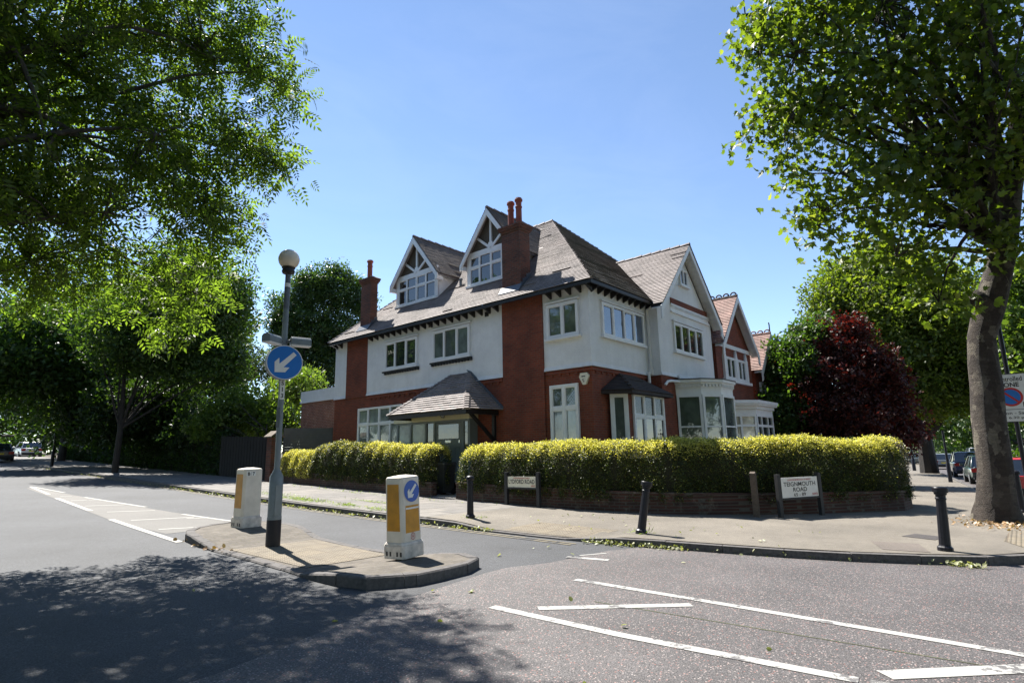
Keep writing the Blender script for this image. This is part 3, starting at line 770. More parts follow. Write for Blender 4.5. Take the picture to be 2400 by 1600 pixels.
# dormers
def dormer(yc, hw, xf=16.0):
    zb, ze, za = 8.27, 9.55, 11.32; ov = .22; xo = xf-.28
    xr = lambda z: XE+(z-ZE)/TN
    root = MB(); root.poly([(xf,yc-hw,ze+.05),(xf,yc+hw,ze+.05),(xf,yc,za-.05)]); d = root.build('dormer', m_pebble, house)
    for s in (-1, 1):     # white rendered cheeks
        y = yc+s*hw; cb = MB()
        cb.prism([(xf,y,ZE+(xf-XE)*TN-.1),(xf,y,ze),(xr(ze)+.1,y,ze)], (0, -s*.12, 0)); cb.build('dormer_cheek', m_render, d)
    rb = MB(); sl = (za-ze)/hw; zo = ze-ov*sl
    for s in (-1, 1):
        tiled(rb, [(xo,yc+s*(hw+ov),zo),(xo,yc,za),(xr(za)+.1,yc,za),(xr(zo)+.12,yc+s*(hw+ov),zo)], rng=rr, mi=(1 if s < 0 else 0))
        p = [Vector((xo+.01,yc+s*(hw+ov),zo-.03)), Vector((xo+.01,yc,za-.03)), Vector((xr(za),yc,za-.03)), Vector((xr(zo),yc+s*(hw+ov),zo-.03))]
        rb.poly([q+Vector((0,0,-.05)) for q in p], 0)
    hip_tiles(rb, (xo,yc,za+.02), (xr(za),yc,za+.02), step=.4)
    rb.build('dormer_roof', [m_tile, m_tile_moss_shade], d)
    tb = MB()   # white timber face
    X = lambda y, z: Vector((xf-.05, y, z))
    for s in (-1, 1):
        a = Vector((xo-.01, yc, za-.05)); b = Vector((xo-.01, yc+s*(hw+ov), zo-.05))
        tb.prism([a, b, b+Vector((0,0,-.24)), a+Vector((0,0,-.30))], (.06, 0, 0))
        tb.box(xo+.02, yc+s*(hw+.17), zo-.28, xf+.1, yc+s*(hw+.05), zo-.1)
        tb.bar(X(yc,ze+.10), X(yc+s*hw*.55, za-sl*hw*.55-.12), .10, .05, up=(1,0,0))
        tb.box(xf-.06, yc+s*hw, zb, xf+.02, yc+s*(hw-.13), ze)
    tb.box(xf-.0651, yc-hw*.985, ze-.02, xf+.01, yc+hw*.985, ze+.14)
    tb.box(xf-.0652, yc-.05, ze+.14, xf+.01, yc+.05, za-.2)
    tb.prism([X(yc-.16,ze+.12)-UX*.02, X(yc+.16,ze+.12)-UX*.02, X(yc+.1,ze+.36)-UX*.02, X(yc-.1,ze+.36)-UX*.02], (.03, 0, 0))
    tb.prism([X(yc-.14,ze+.0)-UX*.022, X(yc+.14,ze+.0)-UX*.022, X(yc,ze-.10)-UX*.022], (.03, 0, 0))
    tb.build('gable_timbers', m_wpaint, d)
    o = Vector((xf, 0, 0)); u0, u1 = west(yc-hw+.11, yc+hw-.11)
    _, fb, pb = window(d, o, -UY, -UX, u0, u1, zb+.02, ze-.021, (.25,.5,.75), (9.03,), sub=False, t=.07, mull=.07, name='dormer_window')
    pb.build('dormer_pane', m_gl_dark, d)
    sb = MB(); sb.box(xf-.14, yc-hw-.02, zb-.06, xf+.05, yc+hw+.02, zb+.015); sb.build('dormer_sill', m_wpaint, d)
    lb = MB(); lb.hexa([(xf-.3,yc-hw,zb-.30),(xf,yc-hw,zb-.1),(xf,yc+hw,zb-.1),(xf-.3,yc+hw,zb-.30),(xf-.3,yc-hw,zb-.27),(xf,yc-hw,zb-.03),(xf,yc+hw,zb-.03),(xf-.3,yc+hw,zb-.27)])
    lb.build('lead_apron', m_lead, d)
    return d
dormer(19.38, 1.42); dormer(14.82, 1.32)
vb = MB(); xv = 16.35; vb.lathe((xv, 16.95, ZE+(xv-XE)*TN-.05), [(.06,0),(.06,.28),(.085,.29),(.085,.36),(.05,.38)], 12); vb.build('roof_vent', m_lead, house)

# west windows
def bracket_sill(w, y0, y1, z):
    mb = MB(); mb.box(14.86, y0-.1, z-.13, 14.97, y1+.1, z-.072)
    y = y0-.1
    while y < y1+.05:
        mb.box(14.885, y, z-.21, 14.97, y+.1, z-.131); y += .165
    mb.build('dentil_sill', m_black, w)
WR = (Vector((14.975, 0, 0)), -UY, -UX)
for y0, y1, z0, z1, pane in ((18.05,20.2,5.22,6.40,m_gl_dark), (15.01,17.1,5.24,6.43,m_gl_grey)):
    w, _, _ = window(house, *WR, *west(y0, y1), z0, z1, (.33,.66), pane=pane)
    bracket_sill(w, y0, y1, z0)
window(house, *WR, *west(10.09, 11.36), 5.28, 6.43, (.5,), pane=m_gl_tree)
window(house, *WF, *west(10.23, 11.34), 1.80, 3.74, (.5,), (2.98,), pane=m_gl_blind, top_pane=m_gl_grey, lead='top', t=.09, mull=.1)
window(house, *WF, *west(18.98, 22.1), 1.0, 3.69, (.25,.5,.75), (2.97,), pane=m_gl_blind, t=.08, mull=.09)
mb = MB()
for o, r, n, u0, u1, z in ((*WR, *west(18.0,20.25), 6.46), (*WR, *west(14.95,17.15), 6.49), (*WR, *west(10.03,11.42), 6.49)):
    mb = MB(); mb.fbox(o, r, n, u0, u1, z-.025, z+.035, 0, .09); mb.build('window_hood', m_render, house)
for u0, u1, z, fr in ((15.6, 18.5, 6.45, (Vector((0,9.695,0)),UX,-UY)), (19.85, 22.6, 6.39, (Vector((0,9.235,0)),UX,-UY))):
    mb = MB(); mb.fbox(*fr, u0, u1, z-.025, z+.035, 0, .09); mb.build('window_hood', m_render, house)
# south windows
SR = (Vector((0, 9.695, 0)), UX, -UY); GR = (Vector((0, 9.235, 0)), UX, -UY)
window(house, *SR, 15.64, 18.42, 5.27, 6.40, (.25,.5,.75), pane=m_gl_sky)
window(house, *GR, 19.91, 22.52, 5.22, 6.33, (.25,.5,.75), pane=m_gl_dark)
window(house, *GR, 20.79, 21.48, 7.98, 8.66, (.5,), pane=m_gl_sky, t=.05, mull=.05)
# little canted bay with its own hipped roof
bay = MB(); bay.prism([(15.78,9.72,-.5),(16.2,9.2,-.5),(18.745,9.2,-.5),(18.745,9.72,-.5)], (0,0,1.9))
bay.box(16.2,9.2,1.39,16.46,9.42,3.5); bay.box(18.6,9.2,1.39,18.745,9.7,3.5)
bay.build('bay_wall', m_brick, house)
a = Vector((15.83,9.66,0)); b = Vector((16.2,9.2,0)); rdir = (b-a).normalized(); nn = Vector((rdir.y, -rdir.x, 0))
window(house, a, rdir, nn, .02, (b-a).length-.0, 1.42, 3.42, (), pane=m_gl_grey, lead='all', t=.11, sill=0)
window(house, Vector((0,9.21,0)), UX, -UY, 16.47, 18.59, 1.42, 3.46, (.335,.665), (2.70,), pane=m_gl_dark, lead='top', t=.09, mull=.1, sill=0)
mb = MB(); rz = 4.14; e = 3.50
A, B_, C_, D_ = Vector((15.45,9.72,e)), Vector((15.95,8.87,e)), Vector((18.85,8.87,e)), Vector((18.9,9.2,e))
R1, R2 = Vector((16.62,9.70,rz)), Vector((17.6,9.70,rz))
tiled(mb, [A, B_, R1], rng=rr, thick=.012); tiled(mb, [B_, C_, R2, R1], rng=rr, thick=.012); tiled(mb, [C_, D_, Vector((18.7,9.5,e)), R2], rng=rr, thick=.012)
hip_tiles(mb, B_, R1, w=.08)
mb.prism([A+Vector((.03,0,-.11)), B_+Vector((.03,.03,-.11)), C_+Vector((-.02,.03,-.11)), Vector((18.745,9.7,e-.11)), Vector((16,9.7,e-.11))], (0,0,.10))
mb.build('bay_roof', m_tile_dark, house)
# large bowed bay of the wing
BV = [Vector((19.85,9.26,0)), Vector((20.29,8.5,0)), Vector((21.02,8.07,0)), Vector((22.17,8.07,0)), Vector((22.9,8.5,0)), Vector((23.3,9.26,0))]
mb = MB(); mb.prism([v+UZ*-.5 for v in BV], (0,0,1.8)); mb.build('bay_base', m_brick, house)
def offs(k): 
    c = Vector((21.57, 9.5, 0)); return [v + (v-c).normalized()*k for v in BV]
mb = MB()
ring = lambda k, z0, z1: mb.prism([Vector((v.x, min(v.y, 9.27), z0)) for v in offs(k)], (0,0,z1-z0))
ring(.03, 3.58, 3.80); ring(.05, 3.80, 3.83); ring(.10, 3.95, 4.02); ring(.16, 4.02, 4.12)
ring(.05, 3.832, 3.949)
for i in range(5):
    p, q = offs(.05)[i], offs(.05)[i+1]; L = (q-p).length; d = (q-p)/L; n_ = Vector((d.y, -d.x, 0)); k = int(L/.13)
    for j in range(k): mb.fbox(p, d, n_, L*(j+.25)/k, L*(j+.75)/k, 3.86, 3.945, 0, .05)
mb.build('bay_cornice', m_wpaint, house)
mb = MB(); mb.prism([Vector((v.x, min(v.y, 9.27), 4.122)) for v in offs(.18)], (0,0,.035))
mb.poly([Vector((21.57,9.27,4.3))]+[Vector((offs(.18)[0].x,9.27,4.16)), Vector((offs(.18)[1].x,offs(.18)[1].y,4.158))]); mb.build('bay_roof', m_black, house)
for i in range(5):
    p, q = BV[i], BV[i+1]; d = (q-p).normalized(); n_ = Vector((d.y, -d.x, 0)); L = (q-p).length
    window(house, p, d, n_, .0, L, 1.3, 3.578, (), (2.42,), pane=(m_gl_tree if i < 1 else m_gl_grey), t=.09, mull=.05, sill=0, casement=False)

# porch
mb = MB(); pz, pr = 3.10, 4.60; px0 = 13.42
A, B_, C_, D_ = Vector((15.0,17.95,pz)), Vector((px0,17.95,pz)), Vector((px0,13.66,pz)), Vector((15.0,13.42,pz))
R1, R2 = Vector((15.0,16.05,pr)), Vector((15.0,15.1,pr))
R1 = R1+Vector((-.02,0,0)); R2 = R2+Vector((-.02,0,0))
tiled(mb, [B_, C_, R2, R1], gauge=.13, thick=.034, rng=rr, wob=.008); tiled(mb, [C_, D_, R2], gauge=.13, thick=.034, rng=rr); tiled(mb, [A, B_, R1], gauge=.13, thick=.034, rng=rr)
hip_tiles(mb, C_, R2, w=.13, step=.15); hip_tiles(mb, B_, R1, w=.13, step=.15)
porch = mb.build('porch_roof', m_tile, house)
mb = MB(); mb.box(px0+.04, 13.72, pz-.17, px0+.09, 17.9, pz-.015); mb.box(px0+.09, 13.66, pz-.17, 15.0, 13.72, pz-.015); mb.box(px0+.09, 17.88, pz-.17, 15.0, 17.93, pz-.015)
mb.poly([(px0+.06,13.7,pz-.03),(15,13.7,pz-.03),(15,17.9,pz-.03),(px0+.06,17.9,pz-.03)])
mb.box(14.9, 13.78, 1.95, 14.999, 13.9, pz-.03); mb.bar((14.95,13.84,2.05), (13.75,13.84,pz-.1), .1, .1, up=(0,1,0))
mb.build('porch_fascia', m_black, porch)
lb = MB(); lb.prism([D_+Vector((-.005,-.1,.03)), R2+Vector((.0,-.12,.02)), R2+Vector((.0,.1,.1)), D_+Vector((-.005,.12,.1))], (-.05,0,0)); lb.build('lead_flashing', m_lead, porch)
mb = MB(); mb.box(14.55, 14.66, 2.86, 15.0, 19.0, 3.08); mb.build('porch_lintel', m_cream, house)
PF = (Vector((14.62, 0, 0)), -UY, -UX)
mb = MB()
for y in (14.74, 15.06, 16.58, 17.08, 17.98, 18.8): mb.fbox(*PF, -y-.055, -y+.055, .35, 2.858, -.06, .03)
mb.box(14.64, 14.70, .35, 14.999, 14.78, 2.858); mb.fbox(*PF, -18.85, -14.7, 2.78, 2.857, -.06, .028)
mb.build('porch_frame', m_grey, house)
mb = MB()
for y0, y1 in ((17.14,17.92),(18.04,18.74)):
    mb = MB(); mb.fbox(*PF, *west(y0,y1), .4, 2.78, -.03, -.01); mb.build('porch_glazing', m_greypanel, house)
for y0, y1 in ((14.8,15.0),(16.64,17.02)):
    mb = MB(); mb.fbox(*PF, *west(y0,y1), .4, 2.78, -.03, -.01); mb.build('side_light', m_gl_tree, house)
mb = MB(); mb.box(14.68, 14.72, .4, 14.999, 14.738, 2.78); mb.build('side_light', m_gl_tree, house)
mb = MB(); mb.fbox(*PF, *west(15.12,16.52), .62, 2.77, -.05, .0)
for u in np.linspace(-16.40, -15.24, 6): mb.fbox(*PF, u-.015, u+.015, .7, 1.85, 0, .012)
mb.fbox(*PF, *west(15.14,16.5), 1.87, 1.97, 0, .018)
door = mb.build('front_door', m_grey, house)
mb = MB(); mb.fbox(*PF, *west(15.28,16.36), 2.18, 2.70, .001, .012); mb.build('door_glass', m_gl_tree, door)
mb = MB(); mb.fbox(*PF, *west(15.68,15.98), 2.03, 2.12, .0, .022); mb.fbox(*PF, *west(15.70,15.96), 2.05, 2.10, .022, .027); mb.build('letterbox', m_flapmetal, door)
mb = MB(); mb.fbox(*PF, *west(15.20,15.26), 2.02, 2.12, .0, .03); mb.build('lock_plate', m_flapmetal, door)
mb = MB(); mb.box(14.2, 14.7, .1, 15.0, 18.9, .34); mb.box(13.95, 14.9, .1, 14.2, 16.6, .24); mb.build('door_step', m_brick, house)
mb = MB(); mb.lathe((14.45,15.95,2.93), [(.05,0),(.07,.02),(.07,.09),(.03,.12)], 10); mb.build('porch_light', m_flapmetal, house)
# pipes, alarm box, vents, side annexe
mb = MB()
mb.tube([(18.66,9.38,6.74),(18.68,9.62,6.62),(18.70,9.60,6.1),(18.70,9.60,4.3)], .05, 8)
mb.box(18.62,9.52,4.25,18.78,9.68,4.45)
mb.tube([(18.5,9.60,4.35),(18.5,9.60,3.95)], .055, 8); mb.tube([(19.98,9.17,4.32),(19.98,9.1,4.08)], .05, 8)
mb.tube([(20.1,9.08,4.06),(19.2,9.10,4.04),(18.95,9.12,4.0),(18.8,9.15,3.86)], .05, 8)
mb.build('downpipe', m_wpaint, house, smooth=True)
mb = MB(); aw = [(-.17,.05),(-.12,.17),(.13,.17),(.2,.08),(.08,-.2),(-.04,-.2)]
mb.prism([Vector((14.995, 9.99-u, 3.86+v)) for u, v in aw], (-.07, 0, 0))
ab = mb.build('alarm_box', m_scream, house)
mb = MB()
for y, z, w, h in ((10.06,3.92,.022,.03),(10.03,3.915,.018,.05),(10.0,3.925,.03,.03),(9.97,3.92,.02,.04),(9.94,3.925,.03,.03),(10.03,3.82,.018,.04),(10.0,3.82,.025,.035),(9.99,3.76,.05,.03)):
    mb.box(14.922, y-w/2, z-h/2, 14.926, y+w/2, z+h/2)
mb.build('alarm_print', m_ink, ab)
mb = MB(); mb.box(14.955,14.06,6.56,14.99,14.24,6.74); mb.build('air_brick', m_black, house)
mb = MB(); mb.box(14.955,17.2,6.66,14.99,17.38,6.78); mb.build('air_brick', m_pebble, house)
mb = MB(); mb.box(15.02, 24.1, -.4, 18, 27.15, 4.28); an = mb.build('side_annexe', m_brick_annex, house)
mb = MB(); mb.box(14.98, 24.12, 4.34, 18.04, 27.2, 4.86); mb.box(14.95, 24.11, 4.281, 18.06, 27.23, 4.339); mb.build('parapet', m_render, an)

# ------------------------------------------------------------------ neighbours along the side street
def neighbour(name, label, loc, yf, xl, xr_, xap, zap, zeave, zbot, mwall, mtile, full=True):
    h = thing(name, label, 'house', loc)
    yv_ = yf-.4
    mb = MB(); mb.box(xl, yf, -1.5, xr_, yf+9, zeave); mb.prism([(xl,yf,zeave),(xr_,yf,zeave),(xap,yf,zap-.35)], (0,.3,0)); mb.build('brick_wall', mwall, h)
    hw = max(xap-xl, xr_-xap)+.1; zl = zeave-.08
    mb = MB()
    for s in (-1, 1): tiled(mb, [(xap+s*hw,yv_,zl),(xap,yv_,zap),(xap,yf+9,zap),(xap+s*hw,yf+9,zl)], rng=rr, gauge=.12)
    rf = mb.build('roof', mtile, h)
    mb = MB(); hip_tiles(mb, (xap,yv_,zap+.03), (xap,yf+9,zap+.03), step=.4)
    y = yv_+.05
    while y < yf+6:       # pierced crest
        mb.tube([(xap, y+.13-.13*math.cos(a), zap+.05+.13*math.sin(a)) for a in np.linspace(0, PI, 7)], .035, 6); y += .34
    mb.build('ridge_crest', m_tile_dark if full else mtile, rf)
    mb = MB()
    for s in (-1, 1):
        a = Vector((xap,yv_-.01,zap-.04)); b = Vector((xap+s*hw,yv_-.01,zl-.04))
        mb.prism([a, b, b+Vector((0,0,-.32)), a+Vector((0,0,-.28))], (0,.05,0))
        mb.prism([b+Vector((s*.03,.003,0)), b+Vector((s*.03,.003,-.52)), b+Vector((-s*.14,.003,-.4)), b+Vector((-s*.1,.003,0))], (0,.045,0))
        for i in range(12):
            p = a.lerp(b, i/12); q = a.lerp(b, (i+1)/12-.004)
            mb.prism([p+Vector((0,.06,-.07)), q+Vector((0,.06,-.07)), q+Vector((0,.06,-.09)), p+Vector((0,.06,-.09))], (0,.33,0))
    mb.box(xl-.02, yf-.06, zeave-.12, xr_+.02, yf-.002, zeave+.06)
    mb.build('bargeboard', m_wpaint, h)
    return h
n1 = neighbour('gabled_house', 'red brick gabled house next door with pierced ridge crest and white bay', (24.0,9.26,-.2), 9.26, 24.0, 28.26, 26.15, 8.52, 6.12, 0, m_brick, m_tile_red)
mb = MB()
for x in (24.78, 26.15, 27.42):
    mb.box(x-.13, 9.16, 4.6, x+.13, 9.259, 5.62); mb.prism([(x-.13,9.17,5.62),(x+.13,9.17,5.62),(x,9.17,6.0)], (0,.085,0))
mb.box(24.5, 9.1, 4.48, 27.75, 9.259, 4.6); mb.build('window_surround', m_wpaint, n1)
NF = (Vector((0, 9.24, 0)), UX, -UY)
window(n1, *NF, 24.93, 26.0, 4.62, 5.6, (.5,), pane=m_gl_dark, sill=0); window(n1, *NF, 26.3, 27.28, 4.62, 5.6, (.5,), pane=m_gl_dark, sill=0)
NV = [Vector((23.75,9.26,0)), Vector((24.25,8.9,0)), Vector((25.1,8.25,0)), Vector((27.2,8.25,0)), Vector((27.9,9.26,0))]
mb = MB(); mb.prism([v+UZ*-1 for v in NV], (0,0,2.0)); mb.build('bay_base', m_brick, n1)
mb = MB(); c_ = Vector((25.9,9.6,0))
for k, z0, z1 in ((.05,3.02,3.24),(.12,3.24,3.38),(.22,3.38,3.46),(.26,3.46,3.60)): mb.prism([Vector((c_.x+(v.x-c_.x)*(1+k/1.3), min(9.259, c_.y+(v.y-c_.y)*(1+k/1.3)), z0)) for v in NV], (0,0,z1-z0-.002))
mb.build('bay_cornice', m_wpaint, n1)
for i, cols in ((1, (.33,)), (2, (.28,.66)), (3, (.5,))):
    p, q = NV[i], NV[i+1]; d = (q-p).normalized(); L = (q-p).length
    window(n1, p, d, Vector((d.y,-d.x,0)), 0, L, .99, 3.018, cols, (2.55,), pane=(m_gl_pale if i == 1 else m_gl_dark), t=.09, mull=.09, sill=0, casement=False)
n2 = neighbour('gabled_house', 'farther red gabled house, only its roof showing above the green shrub', (28.6,9.26,-.4), 9.26, 28.75, 32.4, 30.55, 7.42, 5.4, 0, m_brick, m_tile_red, full=False)
mb = MB(); mb.tube([(30.55,8.9,7.45),(30.55,8.9,7.85),(30.5,8.9,7.95)], .03, 6); mb.build('finial', m_black, n2)
window(n2, Vector((0,9.24,0)), UX, -UY, 29.2, 29.9, 3.6, 4.8, (.5,), pane=m_gl_dark, sill=0)

# ------------------------------------------------------------------ low garden walls
def wall_line(name, label, line, h, th=.22):
    o = line[0]
    t = thing(name, label, 'wall', (o[0], o[1], G(*o)))
    mb = MB(); cb = MB(); P = [Vector(p) for p in line]; L = []
    for i, p in enumerate(P):
        d = (P[min(i+1, len(P)-1)]-P[max(i-1, 0)]).normalized(); n = Vector((-d.y, d.x)); L.append((p, n))
    for (p, n), (q, m) in zip(L, L[1:]):
        zp, zq = G(*p)+.1, G(*q)+.1
        f = lambda a, nn, k, z: (a.x+nn.x*k, a.y+nn.y*k, z)
        mb.hexa([f(p,n,0,zp-.4), f(q,m,0,zq-.4), f(q,m,th,zq-.4), f(p,n,th,zp-.4), f(p,n,0,zp+h), f(q,m,0,zq+h), f(q,m,th,zq+h), f(p,n,th,zp+h)])
        cb.hexa([f(p,n,-.03,zp+h+.002), f(q,m,-.03,zq+h+.002), f(q,m,th+.03,zq+h+.002), f(p,n,th+.03,zp+h+.002), f(p,n,-.02,zp+h+.06), f(q,m,-.02,zq+h+.06), f(q,m,th+.02,zq+h+.06), f(p,n,th+.02,zp+h+.06)])
    mb.build('brickwork', m_brick_old, t); cb.build('coping', m_brick_old, t)
    return t
def dense(line, step=.5):
    out = []
    for a, b in zip(line, line[1:]):
        a = Vector(a); b = Vector(b); k = max(1, int((b-a).length/step)); out += [tuple(a.lerp(b, i/k)) for i in range(k)]
    return out+[tuple(line[-1])]
wall_line('garden_wall', 'low old brick wall under the shorter hedge beside the porch path', dense([(12.7,24.6),(12.7,14.55)]), .42)
wall_line('garden_wall', 'low old brick wall curving round the corner under the long golden hedge', dense([(12.7,13.4),(12.75,9.0)]+WALL[2:]+[(21.0,3.2),(21.1,4.5)]), .46)
# posts standing against the wall
t = thing('timber_post', 'plain weathered timber post standing in front of the hedge near the white street sign', 'post', (14.21,4.86,G(14.21,4.86)+.1))
mb = MB(); mb.box(14.15,4.80,-.1,14.27,4.92,1.03); mb.prism([(14.15,4.80,1.03),(14.27,4.80,1.03),(14.21,4.80,1.07)], (0,.12,0)); mb.build('post', m_wood, t)

# gate pier, slatted fence, timber fence
pier = thing('gate_pier', 'square brick gate pier with a wavy tiled cap at the end of the hedge', 'pier', (12.6,25.0,G(12.6,25)+.1))
mb = MB(); mb.box(12.38,24.78,.3,12.82,25.22,2.5); mb.build('brickwork', m_brick_chimney, pier)
mb = MB()
for i in range(4):
    y = 24.66+i*.17; mb.prism([(12.28,y,2.52+.03),(12.60,y,2.80),(12.92,y,2.55),(12.92,y,2.50),(12.60,y,2.72),(12.28,y,2.50)], (0,.165,0))
mb.build('cap', m_mortar, pier)
sf = thing('slatted_fence', 'grey horizontal slatted side fence between the pier and the house', 'fence', (14.1,24.6,G(14.1,24.6)+.1))
mb = MB(); a = Vector((13.15,25.25,0)); b = Vector((15.0,24.2,0)); d = (b-a).normalized(); L = (b-a).length; nn = Vector((d.y,-d.x,0))
for i in range(20): mb.fbox(a, d, nn, 0, L, .5+i*.122, .5+i*.122+.119, 0, .03)
mb.build('slats', m_slat, sf)
mb = MB()
for u in (0, L/2, L-.06): mb.fbox(a, d, nn, u, u+.08, .4, 2.95, -.09, -.002)
mb.build('post', m_slat, sf)
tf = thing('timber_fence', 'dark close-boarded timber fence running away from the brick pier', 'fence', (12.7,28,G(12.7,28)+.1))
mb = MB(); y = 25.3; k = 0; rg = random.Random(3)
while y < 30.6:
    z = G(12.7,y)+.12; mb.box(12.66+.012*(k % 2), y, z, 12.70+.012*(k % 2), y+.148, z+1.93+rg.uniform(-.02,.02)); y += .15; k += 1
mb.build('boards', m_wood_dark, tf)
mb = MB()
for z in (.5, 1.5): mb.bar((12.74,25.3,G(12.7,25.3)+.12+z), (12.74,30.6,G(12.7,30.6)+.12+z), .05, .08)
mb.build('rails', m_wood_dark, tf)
mb = MB()

# ------------------------------------------------------------------ street furniture
def cast_bollard(label, loc, cap=None, lean=None, rz=0, h=.9):
    t = thing('cast_bollard', label, 'bollard', loc, rz, group='black pavement bollards')
    mb = MB(); x, y, z = loc
    mb.lathe((x,y,z), [(.105,-.05),(.105,.05),(.085,.07),(.078,.09),(.072,h*.5),(.066,h-.19),(.075,h-.185),(.075,h-.165),(.068,h-.155),(.068,h-.105)], 12)
    mb.build('post', m_bol_black, t)
    mb = MB(); mb.lathe((x,y,z), [(.068,h-.106),(.092,h-.095),(.098,h-.08),(.098,h-.045),(.088,h-.03),(.06,h-.008),(.02,h)] if cap is None else [(.068,h-.12),(.085,h-.11),(.085,h-.085),(.106,h-.075),(.108,h-.012),(.1,h),(.02,h)], 20)
    mb.build('cap', m_bol_black, t, smooth=True)
    if lean: t.rotation_euler = lean
    return t
zg = lambda x, y, d=.112: G(x, y)+d
b1 = cast_bollard('upright black bollard standing by the dropped kerb in front of the path opening', (9.51,9.57,zg(9.51,9.57)), h=.93)
b2 = cast_bollard('black bollard leaning well over on the corner pavement', (9.91,5.51,zg(9.91,5.51)), cap='flat', lean=(.135,.115,0), h=.94)
b3 = cast_bollard('black bollard with a flat square-edged head beside the plane trunk corner', (11.38,1.10,zg(11.38,1.1)), cap='flat', lean=(.05,.045,0), h=.95)
b4 = cast_bollard('glinting black bollard just behind the plane trunk at the right edge', (19.85,.20,zg(19.85,.2)), h=1.05)

def lit_bollard(label, loc, rz, signed):
    t = thing('traffic_bollard', label, 'traffic bollard', loc, rz, group='white island bollards')
    x0, y0 = 0, 0
    def slab(mb, a, b, z0, z1, ta=1, tb=1):   # tapered block with chamfered corners; a: x size, b: y size
        def ring(k, z):
            w, d, c = a/2*k, b/2*k, .035
            return [(-w+c,-d,z),(w-c,-d,z),(w,-d+c,z),(w,d-c,z),(w-c,d,z),(-w+c,d,z),(-w,d-c,z),(-w,-d+c,z)]
        A = ring(ta, z0); B = ring(tb, z1); n = 8
        mb.add(A+B, [tuple(range(n-1,-1,-1)), tuple(range(n,2*n))]+[(i,(i+1) % n,n+(i+1) % n,n+i) for i in range(n)])
    mb = MB(); slab(mb, .44, .41, -.01, .17); slab(mb, .44, .41, .17, .21, 1, .9); mb.build('base', m_bol_base, t, org=(0,0,0), bevel=.012)
    mb = MB(); slab(mb, .39, .36, .205, 1.08, 1, .965)
    slab(mb, .39, .36, 1.08, 1.10, .965, .90); mb.add([(-.16,-.145,1.10),(.16,-.145,1.10),(.16,.145,1.10),(-.16,.145,1.10),(-.07,0,1.122),(.07,0,1.122)], [(0,1,5,4),(1,2,5),(2,3,4,5),(3,0,4)])
    body = mb.build('shell', m_bol_white, t, org=(0,0,0), bevel=.01)
    tap = lambda z: (1-(z-.205)/.875*.035)
    fy = lambda z: -.18*tap(z)-.003
    fx = lambda z: -.195*tap(z)-.003
    slab_n = (0,-1,0)
    mb = MB()
    q = lambda y0, y1, z0, z1: mb.hexa([(fx(z0)+.01,y0,z0),(fx(z0)+.01,y1,z0),(fx(z0),y1,z0),(fx(z0),y0,z0),(fx(z1)+.01,y0*.9,z1),(fx(z1)+.01,y1*.9,z1),(fx(z1),y1*.9,z1),(fx(z1),y0*.9,z1)])
    q(-.125, .125, .36, 1.0); mb.build('amber_panel', m_amber, t, org=(0,0,0))
    for i, y in enumerate((-.17,-.1,.03,.1)): mb = MB(); mb.box(-.2235, y, .03, -.215, y+.03, .09); mb.build('fixing', m_black, t, org=(0,0,0))
    if signed:
        mb = MB()
        p = lambda x0, x1, z0, z1, l=0: mb.hexa([(x0,fy(z0)-l,z0),(x1,fy(z0)-l,z0),(x1,fy(z0)+.01,z0),(x0,fy(z0)+.01,z0),(x0*.95,fy(z1)-l,z1),(x1*.95,fy(z1)-l,z1),(x1*.95,fy(z1)+.01,z1),(x0*.95,fy(z1)+.01,z1)])
        p(-.135, .14, .33, .70); pan = mb.build('amber_panel', m_amber, t, org=(0,0,0))
        mb = MB(); p(-.13, .135, .648, .672, .003); mb.build('white_bar', m_swhite, pan, org=(0,0,0))
        zc = .895; oc = Vector((0, fy(zc)-.003, zc)); uu = Vector((0,.031,1)).normalized()
        mb = MB(); disc(mb, oc, UX, uu, .15, 36); dsc = mb.build('arrow_sign', m_blue_dark, t, org=(0,0,0))
        mb = MB(); arrow(mb, oc, UX, uu, .15); mb.build('arrow', m_swhite, dsc, org=(0,0,0))
        mb = MB(); oc = Vector((.0, fy(.275)-.003, .275)); R = lambda r, l: [oc+UX*r*math.sin(PI*k/3)+UZ*r*1.15*math.cos(PI*k/3)-UY*l for k in range(6)]
        a = R(.046,0)+R(.039,0); mb.add(a, [(k,(k+1) % 6,6+(k+1) % 6,6+k) for k in range(6)])
        put_text(mb, 'H', oc, UX, UZ, .042, .03, .01, lift=.001); mb.build('hexagon_mark', m_inkred, t, org=(0,0,0))
    else:
        mb = MB(); z0, z1 = .965, 1.045
        mb.hexa([(-.15,fy(z0),z0),(.03,fy(z0),z0),(.03,fy(z0)+.01,z0),(-.15,fy(z0)+.01,z0),(-.15,fy(z1),z1),(.03,fy(z1),z1),(.03,fy(z1)+.01,z1),(-.15,fy(z1)+.01,z1)])
        pl = mb.build('number_plate', m_swhite, t, org=(0,0,0))
        mb = MB(); uu = Vector((0,.031,1)).normalized()
        put_text(mb, 'B', Vector((-.105,fy(1.005)-.001,1.005)), UX, uu, .066, None, .03, lift=.003); put_text(mb, '7', Vector((-.01,fy(1.005)-.001,1.005)), UX, uu, .066, None, .03, lift=.003)
        mb.box(-.061, fy(1.005)-.003, .967, -.058, fy(1.005)-.001, 1.042)
        mb.build('lettering', m_ink, pl, org=(0,0,0))
    return t
near_b = lit_bollard('near white traffic bollard with blue keep-left arrow, two amber panels and a red H hexagon', (5.46,6.83,G(5.46,6.83)+.128), .12, True)
near_b.rotation_euler = (-.025, -.035, .12)
lit_bollard('far white traffic bollard marked B7, plain front face, standing behind the lamp post', (5.37,11.58,G(5.37,11.58)+.128), math.radians(4), False)

